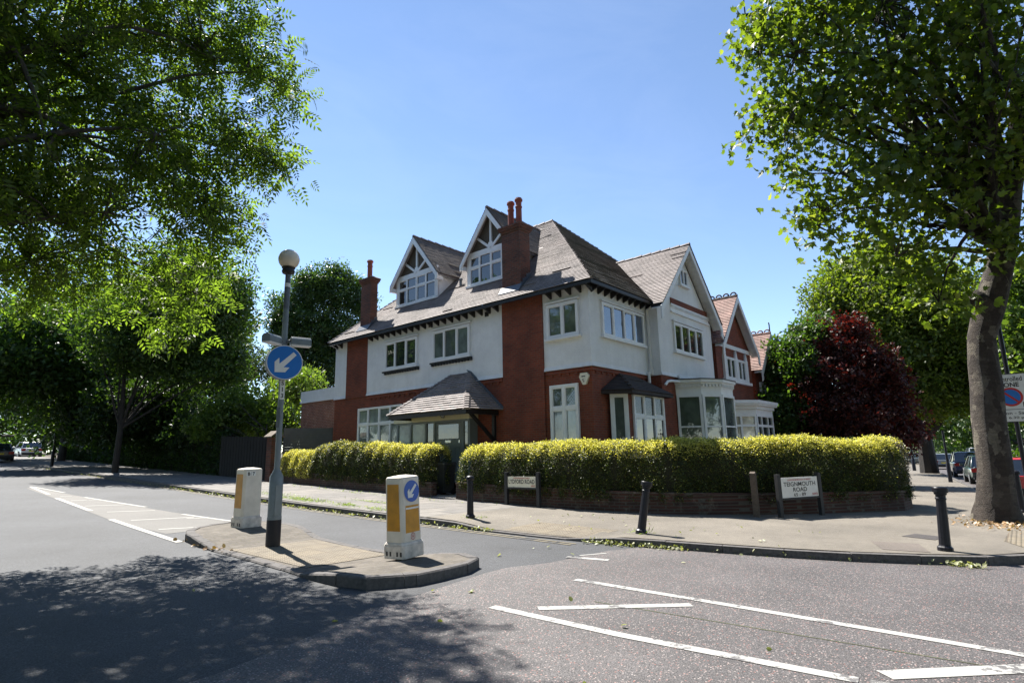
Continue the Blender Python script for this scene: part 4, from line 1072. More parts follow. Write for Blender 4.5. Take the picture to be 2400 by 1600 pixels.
# lamp post with globe, sign and two sign lights
LX, LY = 4.93, 9.62; LZ = G(LX, LY)+.03
lamp = thing('lamp_post', 'grey island lamp post with white globe and round blue arrow sign, black painted foot', 'lamp post', (LX,LY,LZ))
mb = MB(); mb.lathe((LX,LY,LZ), [(.118,-.1),(.118,.42)], 20); mb.build('painted_foot', m_bol_black, lamp, smooth=True)
mb = MB(); mb.lathe((LX,LY,LZ), [(.1165,.4201),(.1165,.47),(.112,.475),(.112,1.12),(.05,1.24),(.05,1.26)], 20)
mb.box(LX-.06, LY-.1155, LZ+.5, LX+.045, LY-.10, LZ+.98)
mb.build('base_column', m_lamp_grey, lamp, smooth=True)
mb = MB(); mb.lathe((LX,LY,LZ), [(.049,1.26),(.049,4.12)], 16); mb.build('shaft', m_lamp_grey, lamp, smooth=True)
mb = MB(); mb.lathe((LX,LY,LZ), [(.0505,4.05),(.0505,4.45)], 16); mb.lathe((LX,LY,LZ), [(.049,4.121),(.047,4.71)], 16); mb.build('scuffed_sleeve', m_lamp_dark, lamp, smooth=True)
mb = MB(); mb.lathe((LX,LY,LZ), [(.0515,4.46),(.0515,4.53)], 16); mb.build('white_band', m_swhite, lamp, smooth=True)
mb = MB(); mb.lathe((LX,LY,LZ), [(.055,4.70),(.10,4.72),(.115,4.76),(.10,4.80),(.12,4.83),(.08,4.85)], 20); mb.build('collar', m_black, lamp, smooth=True)
mb = MB(); gr = .185; mb.lathe((LX,LY,LZ), [(gr*math.sin(a), 4.99-gr*math.cos(a)) for a in np.linspace(.42, PI-.02, 22)], 28); mb.build('globe', m_globe, lamp, smooth=True)
va = math.atan2(-LY, -LX)+.20; sn = Vector((math.cos(va), math.sin(va), 0)); sr_ = Vector((-sn.y, sn.x, 0)); so_ = Vector((LX, LY, 3.24)) + sn*.13
mb = MB(); k = 40; R = .305
mb.prism([so_ + sr_*R*math.cos(2*PI*i/k) + UZ*R*math.sin(2*PI*i/k) for i in range(k)], -sn*.15); mb.build('sign_box', m_lamp_dark, lamp, smooth=True)
mb = MB(); disc(mb, so_, sr_, UZ, .303, 48, lift=.003, inner=.290); mb.build('sign_rim', m_swhite, lamp)
mb = MB(); disc(mb, so_, sr_, UZ, .29, 48, lift=.0035); ds = mb.build('arrow_sign', m_blue, lamp)
mb = MB(); arrow(mb, so_, sr_, UZ, .29, lift=.006); mb.build('arrow', m_swhite, ds)
for du, dn, rot in ((.30, .16, .0), (-.30, .02, .75)):
    c = Vector((LX, LY, 3.64)) + sr_*du*.62 + sn*(.10 if du > 0 else .12); ax = (sr_*math.cos(rot)*(1 if du > 0 else -1) + sn*math.sin(rot)).normalized()
    bx = ax.cross(UZ)
    hb = MB(); w = .085
    sec = [(-w,-.075),(w,-.075),(w,.02),(w*.55,.065),(-w*.55,.065),(-w,.02)]
    p0 = c-ax*.10; p1 = c+ax*.24
    hb.prism([p0+bx*s_+UZ*z_ for s_, z_ in sec], p1-p0); lo_ = hb.build('sign_light', m_lamp_grey, lamp, bevel=.01)
    hb = MB(); hb.prism([p0+bx*s_+UZ*z_ for s_, z_ in ((-w*.9,-.0951),(w*.9,-.0951),(w*.9,-.0752),(-w*.9,-.0752))], p1-p0); hb.build('diffuser', m_swhite, lo_)
    hb = MB(); hb.tube([Vector((LX,LY,3.62)), c-ax*.1], .025, 8); hb.build('bracket', m_lamp_dark, lo_)
ln = Vector((-LX, -LY, 0)).normalized(); lr = Vector((-ln.y, ln.x, 0))
mb = MB(); mb.fbox(Vector((LX,LY,0))+ln*.049+lr*.012, lr, ln, -.04, .04, 2.60, 2.95, 0, .006); pl = mb.build('number_plate', m_swhite, lamp)
mb = MB()
for ch, z in (('S',2.885),('1',2.775),('3',2.665)): put_text(mb, ch, Vector((LX,LY,z))+ln*.0551+lr*.012, lr, UZ, .075, None, .02, lift=.002)
mb.build('lettering', m_ink, pl)
mb = MB(); ln2 = (ln - lr*.9).normalized(); lr2 = Vector((-ln2.y, ln2.x, 0)); mb.fbox(Vector((LX,LY,0))+ln2*.048, lr2, ln2, -.035, .035, 2.12, 2.46, 0, .005); mb.build('number_plate', m_lamp_dark, lamp)

def sign_board(name, label, a, b, z0, z1, ptop, posts=True, frame=.025):
    """two-post street name sign; a,b: left and right ends as seen from the road"""
    A = Vector((a[0],a[1],0)); B = Vector((b[0],b[1],0)); r = (B-A).normalized(); n = Vector((r.y,-r.x,0)); L = (B-A).length
    t = thing(name, label, 'street sign', (A.x, A.y, G(A.x,A.y)+.1))
    mb = MB(); mb.fbox(A, r, n, 0, L, z0, z1, -.02, .0); board = mb.build('plate', m_scream if 'cream' in label else m_swhite, t)
    mb = MB(); f = frame
    mb.fbox(A, r, n, -f, L+f, z0-.045, z0-.001, -.045, .012); mb.fbox(A, r, n, -f, 0-.001, z0, z1+f*.4, -.045, .012); mb.fbox(A, r, n, L+.001, L+f, z0, z1+f*.4, -.045, .012); mb.fbox(A, r, n, -f, L+f, z0, z1, -.06, -.0201)
    mb.build('backing_board', m_sback, t)
    for u in (-.07, L+.07):
        p = A+r*u; mb = MB(); mb.fbox(A, r, n, u-.05, u+.05, G(p.x,p.y)+.02, ptop, -.07, .02); mb.build('post', m_sback, t)
    return t, board, A, r, n, L
t, board, A, r, n, L = sign_board('street_sign', 'small cream street name sign on black posts against the low wall reading LYDFORD ROAD', (12.45,11.03), (12.45,10.02), .68, .968, 1.09)
mb = MB(); put_text(mb, 'LYDFORD ROAD', A+r*L*.5+UZ*.835, r, UZ, .115, .93, .014); mb.build('lettering', m_ink, board)
mb = MB(); put_text(mb, 'LONDON BOROUGH OF BRENT', A+r*L*.5+UZ*.928, r, UZ, .036, .60, .012); put_text(mb, 'NW2', A+r*L*.905+UZ*.725, r, UZ, .05, .14, .018); mb.build('red_lettering', m_inkred, board)
t, board, A, r, n, L = sign_board('street_sign', 'white street name sign on black posts at the corner reading TEIGNMOUTH ROAD 65-89', (14.46,4.33), (15.60,3.83), .462, .918, 1.0)
mb = MB(); put_text(mb, 'TEIGNMOUTH', A+r*L*.5+UZ*.765, r, UZ, .10, 1.08, .012); put_text(mb, 'ROAD', A+r*L*.5+UZ*.64, r, UZ, .10, .47, .016); put_text(mb, '65 - 89', A+r*L*.48+UZ*.525, r, UZ, .078, .40, .010); mb.build('lettering', m_ink, board)
mb = MB(); put_text(mb, 'LONDON BOROUGH OF BRENT', A+r*L*.5+UZ*.862, r, UZ, .036, .80, .012); put_text(mb, 'NW2', A+r*L*.90+UZ*.515, r, UZ, .055, .18, .016); mb.build('red_lettering', m_inkred, board)

# parking zone sign beside the plane trunk
ZX, ZY = 22.1, .0
zs = thing('zone_sign', 'parking zone sign on a black post half hidden behind the big plane trunk', 'road sign', (ZX,ZY,zg(ZX,ZY)))
mb = MB(); mb.tube([(ZX,ZY,G(ZX,ZY)), (ZX,ZY,5.6)], .055, 12); mb.build('post', m_bol_black, zs, smooth=True)
zn = Vector((-ZX,-ZY,0)).normalized(); zr = Vector((-zn.y, zn.x, 0)); zo = Vector((ZX,ZY,0))+zn*.09 - zr*.02
def zrow(u): return zo + zr*u
mb = MB(); mb.fbox(zo, zr, zn, -.47, .47, 2.54, 3.93, -.03, -.001); mb.build('backing_board', m_sback, zs)
mb = MB(); mb.fbox(zo, zr, zn, -.45, .45, 2.56, 3.91, 0, .004); zp = mb.build('plate', m_swhite, zs)
mb = MB(); put_text(mb, 'Controlled', zo+UZ*3.78+zn*.004, zr, UZ, .14, .62, .012); put_text(mb, 'ZONE', zo+UZ*3.61+zn*.004, zr, UZ, .13, .45, .03)
put_text(mb, 'Mon - Sat', zo+UZ*2.80+zn*.004, zr, UZ, .085, .56, .01); put_text(mb, '8 - 6.30 pm', zo+UZ*2.66+zn*.004, zr, UZ, .09, .62, .01)
mb.fbox(zo, zr, zn, -.45, .45, 2.895, 2.91, .004, .006); mb.fbox(zo, zr, zn, .24, .44, 2.96, 3.10, .004, .006); mb.build('lettering', m_ink, zp)
mb = MB(); put_text(mb, 'MW', zo+zr*.34+UZ*3.03+zn*.006, zr, UZ, .09, .15, .02); mb.build('zone_letters', m_swhite, zp)
mb = MB(); disc(mb, zo+UZ*3.26+zn*.004, zr, UZ, .27, 40, lift=.003); mb.build('roundel', m_blue, zp)
mb = MB(); disc(mb, zo+UZ*3.26+zn*.004, zr, UZ, .27, 40, lift=.006, inner=.215)
c_ = zo+UZ*3.26+zn*.011; mb.bar(c_+zr*-.16+UZ*.16, c_+zr*.16-UZ*.16, .05, .004, up=zn); mb.build('red_ring', m_red, zp)

for ch in zs.children:
    if ch.name.startswith(('plate', 'backing')): ch.location.z -= .34
# thin posts far along the side street
def pole(label, x, y, h, rad, name='street_post', tilt=(0,0,0)):
    t = thing(name, label, 'post', (x,y,zg(x,y)))
    mb = MB(); mb.tube([(x,y,G(x,y)-.1),(x,y,zg(x,y)+h)], [rad*1.25, rad], 10); mb.build('pole', m_bol_black, t, smooth=True); t.rotation_euler = tilt
    mb = MB(); mb.lathe((x,y,zg(x,y)), [(rad*1.9,-.05),(rad*1.9,.9),(rad*1.2,1.0)], 10); mb.build('sleeve', m_bol_black, t, smooth=True); return t
pole('thin dark post beside the parked blue car', 37.4, 2.95, 2.6, .05)
pole('tall slim black column at the far end of the long hedge', 58.5, 6.9, 7.0, .07)
pole('slim dark post at the far left kerb in front of the shaded hedge', 8.9, 46.5, 2.4, .05)

# wheelie bin in the path opening
wb = thing('wheelie_bin', 'dark grey wheelie bin tucked behind the end of the shorter hedge', 'bin', (13.62,14.95,.30))
mb = MB(); mb.hexa([(13.38,14.70,.36),(13.82,14.70,.36),(13.82,15.20,.36),(13.38,15.20,.36),(13.33,14.66,1.27),(13.88,14.66,1.27),(13.88,15.25,1.27),(13.33,15.25,1.27)]); mb.box(13.33,14.645,1.2,13.88,14.66,1.26)
mb.build('bin_body', m_bin, wb, bevel=.02)
mb = MB(); mb.hexa([(13.29,14.61,1.272),(13.92,14.61,1.272),(13.92,15.30,1.272),(13.29,15.30,1.272),(13.33,14.64,1.34),(13.88,14.64,1.36),(13.88,15.26,1.36),(13.33,15.26,1.34)]); mb.build('lid', m_binlid, wb, bevel=.015)
for y in (14.69, 15.15):
    mb = MB(); mb.tube([(13.83,y,.40),(13.83,y+.06,.40)], .11, 14); mb.build('wheel', m_black, wb)

# ------------------------------------------------------------------ vehicles
m_tyre = plain('tyre_rubber', (.012,.012,.012), .8, .2); m_rim = plain('wheel_alloy', (.35,.35,.36), .3, .1, 4, metal=.7)
m_cglass = glass('car_glass', (.012,.015,.018), .03, 1.0); m_tail = plain('tail_lamp', (.35,.012,.01), .2, .05); m_headl = plain('head_lamp', (.6,.62,.62), .15, .05, metal=.3)
m_plate = plain('plate_yellow', (.62,.46,.04), .4, .05); m_trim = plain('car_trim', (.012,.012,.013), .6, .2)
_cp = {}
def carpaint(col):
    k = tuple(col)
    if k not in _cp:
        m = plain('car_paint', col, .28, .05, 2, spec=.6, coat=.8); _cp[k] = m
    return _cp[k]
def car(label, loc, rz, col, L=4.3, W=1.78, H=1.48, kind='hatch', plate=True, cat='car', group=None, name='parked_car', pitch=0):
    t = thing(name, label, cat, loc, rz, group); t.rotation_euler = (0, pitch, rz)
    paint = carpaint(col); hw = W/2; f, r_ = L/2, -L/2
    belt = {'van': H*.56}.get(kind, H*.62)
    hood = belt*.96
    if kind == 'van': prof = [(r_,.45),(r_,H*.56),(r_+.02,belt),(f-1.0,belt),(f-.35,belt*.88),(f,.75),(f,.35)]
    elif kind == 'saloon': prof = [(r_,.5),(r_+.02,belt*.97),(r_+.75,belt+.02),(f-1.35,hood+.03),(f-.3,hood*.86),(f,.62),(f,.32)]
    else: prof = [(r_,.5),(r_+.03,belt),(f-1.25,hood+.04),(f-.3,hood*.88),(f,.64),(f,.32)]
    mb = MB(); low = .24; st = []
    top = sorted(prof); xs = np.linspace(r_, f, 15)
    tz = lambda x: float(np.interp(x, [p[0] for p in top[1:-1]], [p[1] for p in top[1:-1]]))
    n = 10
    for x in xs:
        e = (abs(x)/(L/2)); wz = hw*(1-.10*e**4); zt = tz(x); zb = low + .12*(e > .93)
        st.append([(x,-wz*.9,zb),(x,-wz,zb+.12),(x,-wz,zb+(zt-zb)*.55),(x,-wz*.97,zt-.10),(x,-wz*.86,zt),(x,wz*.86,zt),(x,wz*.97,zt-.10),(x,wz,zb+(zt-zb)*.55),(x,wz,zb+.12),(x,wz*.9,zb)])
    vs = [p for s_ in st for p in s_]; fs = [tuple(range(n)), tuple(range(len(vs)-n, len(vs)))]
    for i in range(len(st)-1):
        for k in range(n): fs.append((i*n+k, i*n+(k+1) % n, (i+1)*n+(k+1) % n, (i+1)*n+k))
    mb.add(vs, fs)
    # cabin: roof slab and pillars
    if kind == 'van': xa, xb, xc, xd = r_+.03, r_+.12, f-1.75, f-.95
    elif kind == 'saloon': xa, xb, xc, xd = r_+.7, r_+1.45, f-2.0, f-1.25
    elif kind == 'suv': xa, xb, xc, xd = r_+.06, r_+.35, f-1.85, f-1.15
    else: xa, xb, xc, xd = r_+.08, r_+.55, f-2.0, f-1.15
    wb_, wt = hw*.90, hw*.74; zb_, zt_ = belt-.03, H
    B4 = [(xa,-wb_,zb_),(xd,-wb_,zb_),(xd,wb_,zb_),(xa,wb_,zb_)]; T4 = [(xb,-wt,zt_-.045),(xc,-wt,zt_-.045),(xc,wt,zt_-.045),(xb,wt,zt_-.045)]
    mb.hexa(T4+[(xb+.08,-wt*.9,zt_),(xc-.05,-wt*.9,zt_),(xc-.05,wt*.9,zt_),(xb+.08,wt*.9,zt_)])
    V = lambda p: Vector(p)
    for p, q in zip(B4, T4): mb.bar(V(p), V(q), .07, .07, up=(0,1,0))
    for s_ in (0, 3):
        for fr in ((.45,) if kind != 'saloon' else (.5,)):
            mb.bar(V(B4[s_]).lerp(V(B4[1 if s_ == 0 else 2]), fr), V(T4[s_]).lerp(V(T4[1 if s_ == 0 else 2]), fr), .07, .05, up=(0,1,0))
    mb.build('body', paint, t, org=(0,0,0), smooth=True, bevel=.02)
    g = MB(); k = .985
    g.hexa([(xa+.02,-wb_*k,zb_),(xd-.02,-wb_*k,zb_),(xd-.02,wb_*k,zb_),(xa+.02,wb_*k,zb_),(xb+.02,-wt*k,zt_-.04),(xc-.02,-wt*k,zt_-.04),(xc-.02,wt*k,zt_-.04),(xb+.02,wt*k,zt_-.04)]); g.build('windows', m_cglass, t, org=(0,0,0))
    for sx in (r_+.78, f-.82):
        for sy in (-1, 1):
            wm = MB(); y0 = sy*(hw-.20); y1 = sy*(hw+.012); wm.tube([(sx,y0,.315),(sx,y1,.315)], .315, 20); wo = wm.build('wheel', m_tyre, t, org=(0,0,0))
            wm = MB(); wm.tube([(sx,y1,.315),(sx,y1+sy*.008,.315)], .2, 16); wm.build('rim', m_rim, wo, org=(0,0,0))
    for sy in (-1, 1):
        lm = MB(); z = belt*.86; lm.box(r_-.012, sy*hw*.58, z-.13, r_+.10, sy*hw*.93, z+.06); lm.build('tail_light', m_tail, t, org=(0,0,0))
        lm = MB(); lm.box(f-.30, sy*hw*.55, .62, f-.02, sy*hw*.93, .76); lm.build('headlight', m_headl, t, org=(0,0,0))
        lm = MB(); lm.box(xd-.28, sy*(hw+.0), belt-.02, xd-.12, sy*(hw+.17), belt+.11); lm.build('mirror', paint, t, org=(0,0,0), bevel=.02)
    bm_ = MB(); bm_.box(r_-.03, -hw*.86, .30, r_+.1, hw*.86, .50); bm_.box(f-.1, -hw*.86, .26, f+.015, hw*.86, .42); bm_.build('bumper', m_trim, t, org=(0,0,0), bevel=.02)
    pm_ = MB(); pm_.box(r_-.034, -.26, .60, r_-.008, .26, .71); pm_.build('number_plate', m_plate, t, org=(0,0,0))
    return t
ang = math.atan(.14)
sl = -math.atan(-.012+.02*.14)
R_ = lambda x, off: (x, 2.6+.14*(x-38)-1.05-off, G(x, 2.6+.14*(x-38)-1.05-off)+.0)
grp = 'cars parked along the side street'
car('red parked car poking out to the right of the plane trunk', (27.4,-.05,G(27.4,-.05)), ang, (.42,.012,.012), H=1.44, group=grp)
car('dark green parked car mostly hidden by the plane trunk, mirror showing', (40.2,1.55,G(40.2,1.55)), ang, (.012,.035,.03), H=1.46, group=grp)
car('tall dark blue people carrier seen from behind, left of the plane trunk', (51.0,2.95,G(51,2.95)), ang, (.012,.018,.07), L=4.5, W=1.85, H=1.66, kind='suv', group=grp)
car('silver grey estate car parked between the second trunk and the blue car', (71.5,6.0,G(71.5,6)), ang, (.22,.24,.26), H=1.5, group=grp)
car('white van parked farthest up the side street', (84,3.9,G(84,3.9)), ang, (.75,.76,.77), L=5.2, W=1.95, H=2.15, kind='van', cat='van', name='parked_van', group=grp)
car('small white car half hidden behind the second plane trunk', (95,8.4,G(95,8.4)), ang, (.7,.7,.7), H=1.5, group=grp)
car('dark grey car nose-on behind the end of the long hedge', (93,10.9,G(93,10.9)), ang+PI, (.05,.055,.06), H=1.55, group=grp)
car('dark saloon car with yellow plate at the far left of the road', (7.95,60.1,G(7.95,60.1)), PI/2-.05, (.02,.02,.03), L=4.6, W=1.82, H=1.42, kind='saloon', name='car', pitch=-.03)
car('pale car with sun glinting off it beyond the far left trunk', (12.1,74,G(12.1,74)), PI/2, (.6,.62,.66), H=1.5, name='car', pitch=-.03)
# bicycle leaning at the far left
bx, by = 13.6, 65.0; bz = zg(bx, by)
bk = thing('bicycle', 'small dark bicycle standing at the far end of the left pavement', 'bicycle', (bx,by,bz), 0)
def bpart(name, segs, rad, mat=m_bol_black, parent=bk):
    mb = MB()
    for s_ in segs: mb.tube([Vector((p[0], 0, p[1])) for p in s_], rad, 6)
    return mb.build(name, mat, parent, org=(0,0,0))
for xw in (-.52, .52):
    bpart('wheel', [[(xw+.33*math.cos(a), .34+.33*math.sin(a)) for a in np.linspace(0, 2*PI, 19)]]+[[(xw,.34),(xw+.33*math.cos(a), .34+.33*math.sin(a))] for a in np.linspace(0, 2*PI, 9)[:-1]], .014)
bpart('frame', [[(-.52,.34),(-.1,.3)],[(-.52,.34),(-.18,.8)],[(-.1,.3),(-.2,.88)],[(-.1,.3),(.36,.78)],[(-.18,.78),(.34,.84)],[(.52,.34),(.33,.95)]], .02)
bpart('saddle', [[(-.32,.92),(-.1,.93)]], .04); bpart('handlebar', [[(.33,.95),(.40,1.02),(.46,.98)]], .02)
bk.rotation_euler = (.08, 0, .5)

# ------------------------------------------------------------------ vegetation
NPR = np.random.RandomState(42)
T_ASH = None
def diamond(l, w): return np.array([(0,0,0),(w/2,l*.45,.06*l),(0,l,0),(-w/2,l*.45,.06*l)]), [(0,1,2,3)]
def maple(s):
    p = [(0,-.05),(.28,-.02),(.5,.22),(.30,.30),(.42,.62),(.16,.56),(0,1.0),(-.16,.56),(-.42,.62),(-.30,.30),(-.5,.22),(-.28,-.02)]
    v = np.array([(x*s, y*s, (abs(x)*.25-.1*y*y)*s) for x, y in p]); return v, [(0,1,2,3,4,5,6),(6,7,8,9,10,11,0)]
def lobes(s):   # simple broad leaf, 6 verts
    p = [(0,0),(.35,.25),(.3,.7),(0,1.0),(-.3,.7),(-.35,.25)]
    return np.array([(x*s, y*s, abs(x)*.3*s) for x, y in p]), [(0,1,2,3),(0,3,4,5)]
def clump(s, n=5, seed=1):   # a handful of leaves sold as one far spray
    r = np.random.RandomState(seed); V = []; F = []
    for i in range(n):
        a = r.uniform(0, 2*PI); d = np.array([math.cos(a), math.sin(a), r.uniform(-.5,.5)]); o = d*s*r.uniform(.1,.5); q = np.array([-d[1], d[0], r.uniform(-.4,.4)])
        l = s*r.uniform(.35,.6); w = l*.6; b = len(V)
        V += [o, o+d*l*.5+q*w*.5, o+d*l, o+d*l*.5-q*w*.5]; F.append((b,b+1,b+2,b+3))
    return np.array(V), F
def ash_spray(s):   # pinnate leaf: four pairs and a tip
    V = []; F = []
    def lf(o, d, l):
        d = np.array(d)/np.linalg.norm(d); q = np.array([-d[1], d[0], 0]); b = len(V); o = np.array(o)
        V.extend([o, o+d*l*.45+q*l*.19, o+d*l, o+d*l*.45-q*l*.19]); F.append((b,b+1,b+2,b+3))
    for i in range(4):
        y = s*(.2+.19*i)
        for sx in (-1, 1): lf((0,y,-.04*s*i*i*.2), (sx,.55,-.25), s*(.36-.03*i))
    lf((0,s*.86,-.1*s), (0,1,-.25), s*.33)
    return np.array(V), F
def orient(n, up=.5, droop=0.0, rs=NPR):
    """n random rotations; leaf normals lean upward by `up`"""
    nz = rs.normal(size=(n,3)); nz /= np.linalg.norm(nz, axis=1)[:,None]; nz[:,2] = np.abs(nz[:,2])*(.3+up) + up*.6*rs.rand(n); nz /= np.linalg.norm(nz, axis=1)[:,None]
    t = rs.normal(size=(n,3)); t[:,2] -= droop; t -= (t*nz).sum(1)[:,None]*nz; t /= np.linalg.norm(t, axis=1)[:,None]
    x = np.cross(t, nz); return np.stack([x, t, nz], axis=2)   # columns
def scatter(tv, tf, P, R, S):
    n = len(P); k = len(tv)
    V = np.einsum('nij,kj->nki', R, tv)*S[:,None,None] + P[:,None,:]
    V = V.reshape(-1, 3); F = []
    for f in tf:
        F.append(np.array(f)[None,:] + (np.arange(n)*k)[:,None])
    return V, F
def leaf_mesh(name, parts, mats, parent, org):
    """parts: list of (V, [face arrays], material index)"""
    me = bpy.data.meshes.new(name)
    nv = 0; allv = []; li = []; tot = []; mi = []
    for V, Fs, m in parts:
        allv.append(V - np.array(org)[None,:])
        for A in Fs:
            li.append((A+nv).ravel()); tot.append(np.full(len(A), A.shape[1])); mi.append(np.full(len(A), m))
        nv += len(V)
    V = np.concatenate(allv); li = np.concatenate(li).astype(np.int32); tot = np.concatenate(tot).astype(np.int32); mi = np.concatenate(mi).astype(np.int32)
    st = np.concatenate([[0], np.cumsum(tot)[:-1]]).astype(np.int32)
    me.vertices.add(len(V)); me.vertices.foreach_set('co', V.astype(np.float32).ravel())
    me.loops.add(len(li)); me.loops.foreach_set('vertex_index', li)
    me.polygons.add(len(tot)); me.polygons.foreach_set('loop_start', st)
    me.polygons.foreach_set('material_index', mi)
    me.update(calc_edges=True); me.validate()
    return link_mesh(name, me, mats, parent)
def blob_points(blobs, n, rs=NPR, shell=.45):
    """cluster centres in a union of ellipsoids (x,y,z,rx,ry,rz[,weight]); denser toward the outside"""
    w = np.array([b[3]*b[4]*b[5]*(b[6] if len(b) > 6 else 1) for b in blobs])**.62; w /= w.sum(); idx = rs.choice(len(blobs), n, p=w)
    B = np.array([b[:6] for b in blobs])[idx]
    d = rs.normal(size=(n,3)); d /= np.linalg.norm(d, axis=1)[:,None]; r = rs.rand(n)**shell
    return B[:,:3] + d*r[:,None]*B[:,3:6]
def limbs(mb, base, tips, r0, rs, sway=.12, n=7, seg=5, rmin=.012):
    for tp in tips:
        a = np.array(base); b = np.array(tp); L = np.linalg.norm(b-a); pts = []
        k = rs.normal(size=3)*L*sway
        for i in range(seg+1):
            t = i/seg; p = a+(b-a)*t + k*math.sin(t*PI)*.6 + np.array([0,0,L*.10*math.sin(t*PI)]); pts.append(tuple(p + rs.normal(size=3)*L*.012*(0 < i < seg)))
        mb.tube(pts, [max(rmin, r0*(1-.85*i/seg)) for i in range(seg+1)], n)
def tree(name, label, cat, base, trunk, blobs, nclus, per, spread, tmpl, scale, mat, barkm, group=None, up=.45, droop=0., limb_r=.09, nl=26, seed=1, shell=.45, twigs=0, trunk_n=12, jit=.0, extra=None, pull=None):
    rs = np.random.RandomState(seed); org = base
    t = thing(name, label, cat, base, 0, group)
    mb = MB(); pts, rad = trunk; mb.tube(pts, rad, trunk_n, jit=jit, rng=random.Random(seed))
    cl = blob_points(blobs, nclus, rs, shell)
    tip = pts[-1]
    lt = cl[rs.choice(nclus, min(nl, nclus), replace=False)]
    forks = [pts[max(1, len(pts)-1-(i % 3))] for i in range(len(lt))]
    for f, q in zip(forks, lt): limbs(mb, f, [q], limb_r, rs)
    if twigs:
        for i in range(twigs):
            q = cl[rs.randint(nclus)]; dist = ((lt-q)**2).sum(1); a = lt[dist.argmin()]
            limbs(mb, a, [q], .018, rs, n=4, seg=3, rmin=.006)
    if extra: extra(mb, cl, rs)
    mb.build('trunk', barkm, t, smooth=True)
    P = np.repeat(cl, per, axis=0) + np.clip(rs.normal(size=(nclus*per,3)), -1.5, 1.5)*np.array(spread if hasattr(spread,'__len__') else (spread,spread,spread*.75))
    R = orient(len(P), up, droop, rs); S = scale*rs.uniform(.65, 1.25, len(P))
    V, F = scatter(*tmpl, P, R, S)
    leaf_mesh('crown', [(V, F, 0)], [mat], t, org)
    return t
l_ash = leaf('leaf_ash', [(0,(.046,.070,.012)),(.5,(.090,.120,.022)),(.85,(.135,.168,.035)),(1,(.16,.2,.04))], .52, tcol=(1.9, 2.35, .75))
l_plane = leaf('leaf_plane', [(0,(.046,.072,.011)),(.5,(.082,.115,.018)),(.9,(.115,.15,.026)),(1,(.19,.2,.06))], .5)
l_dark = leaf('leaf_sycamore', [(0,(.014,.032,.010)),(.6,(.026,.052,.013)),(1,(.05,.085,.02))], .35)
l_mid = leaf('leaf_lime', [(0,(.028,.06,.014)),(.6,(.045,.085,.018)),(1,(.075,.12,.028))], .4)
l_poplar = leaf('leaf_poplar', [(0,(.022,.048,.014)),(.6,(.040,.075,.020)),(1,(.075,.115,.035))], .35, rough=.35)
l_pale = leaf('leaf_pale_shrub', [(0,(.055,.095,.02)),(.6,(.09,.14,.03)),(1,(.14,.18,.045))], .45)
l_blue = leaf('leaf_grey_thin', [(0,(.03,.05,.03)),(1,(.07,.095,.06))], .4)
l_plum = leaf('leaf_copper', [(0,(.024,.009,.007)),(.6,(.058,.016,.011)),(.9,(.105,.027,.016)),(1,(.13,.045,.022))], .3, tcol=(1.9,.55,.4), rough=.6)
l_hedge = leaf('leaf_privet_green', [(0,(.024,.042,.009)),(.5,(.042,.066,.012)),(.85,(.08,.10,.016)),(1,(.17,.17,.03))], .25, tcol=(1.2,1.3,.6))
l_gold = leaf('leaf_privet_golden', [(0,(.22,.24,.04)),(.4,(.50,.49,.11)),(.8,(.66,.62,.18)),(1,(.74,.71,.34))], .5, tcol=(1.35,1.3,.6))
l_twig = leaf('bare_privet_twigs', [(0,(.10,.085,.07)),(1,(.22,.19,.15))], .05)
b_grey = bark('bark_ash', [(.045,.04,.03),(.075,.065,.05),(.11,.095,.075)], 6)
def plane_bark():
    m, t, b = newmat('bark_plane'); v = coords(t)
    wrp = N(t, 'ShaderNodeTexNoise', Scale=5.0, Detail=4.0); t.links.new(v, wrp.inputs['Vector'])
    ad = N(t, 'ShaderNodeVectorMath', operation='SCALE'); ad.inputs['Scale'].default_value = .35; t.links.new(wrp.outputs['Color'], ad.inputs[0])
    sm = N(t, 'ShaderNodeVectorMath', operation='ADD'); t.links.new(v, sm.inputs[0]); t.links.new(ad.outputs[0], sm.inputs[1])
    mp = N(t, 'ShaderNodeMapping'); mp.inputs['Scale'].default_value = (1, 1, .6); t.links.new(sm.outputs[0], mp.inputs[0])
    vo = N(t, 'ShaderNodeTexVoronoi', Scale=5.5); t.links.new(mp.outputs[0], vo.inputs['Vector'])
    sc = N(t, 'ShaderNodeSeparateColor'); t.links.new(vo.outputs['Color'], sc.inputs[0])
    c = ramp(t, sc.outputs[0], [(.2,(.040,.030,.024)),(.55,(.066,.052,.042)),(.85,(.10,.084,.066)),(1,(.17,.15,.115))])
    m2 = N(t, 'ShaderNodeMapping'); m2.inputs['Scale'].default_value = (1, 1, 3.2); t.links.new(v, m2.inputs[0])
    rd = noise(t, m2.outputs[0], 5, 7, .72); fn = noise(t, v, 34, 6, .75)
    c = mixc(t, 1.0, c, ramp(t, rd, [(.3, .6), (.6, 1.15)]), 'MULTIPLY'); c = mixc(t, 1.0, c, ramp(t, fn, [(.3, .7), (.7, 1.25)]), 'MULTIPLY')
    t.links.new(c, b.inputs['Base Color']); b.inputs['Roughness'].default_value = .9
    hs = N(t, 'ShaderNodeMath', operation='ADD'); t.links.new(rd, hs.inputs[0]); t.links.new(fn, hs.inputs[1]); bump(t, b, hs.outputs[0], 1.0, .05)
    return m
b_plane = plane_bark()
b_dark = bark('bark_dark', [(.016,.013,.011),(.026,.022,.018),(.042,.035,.028)], 5)


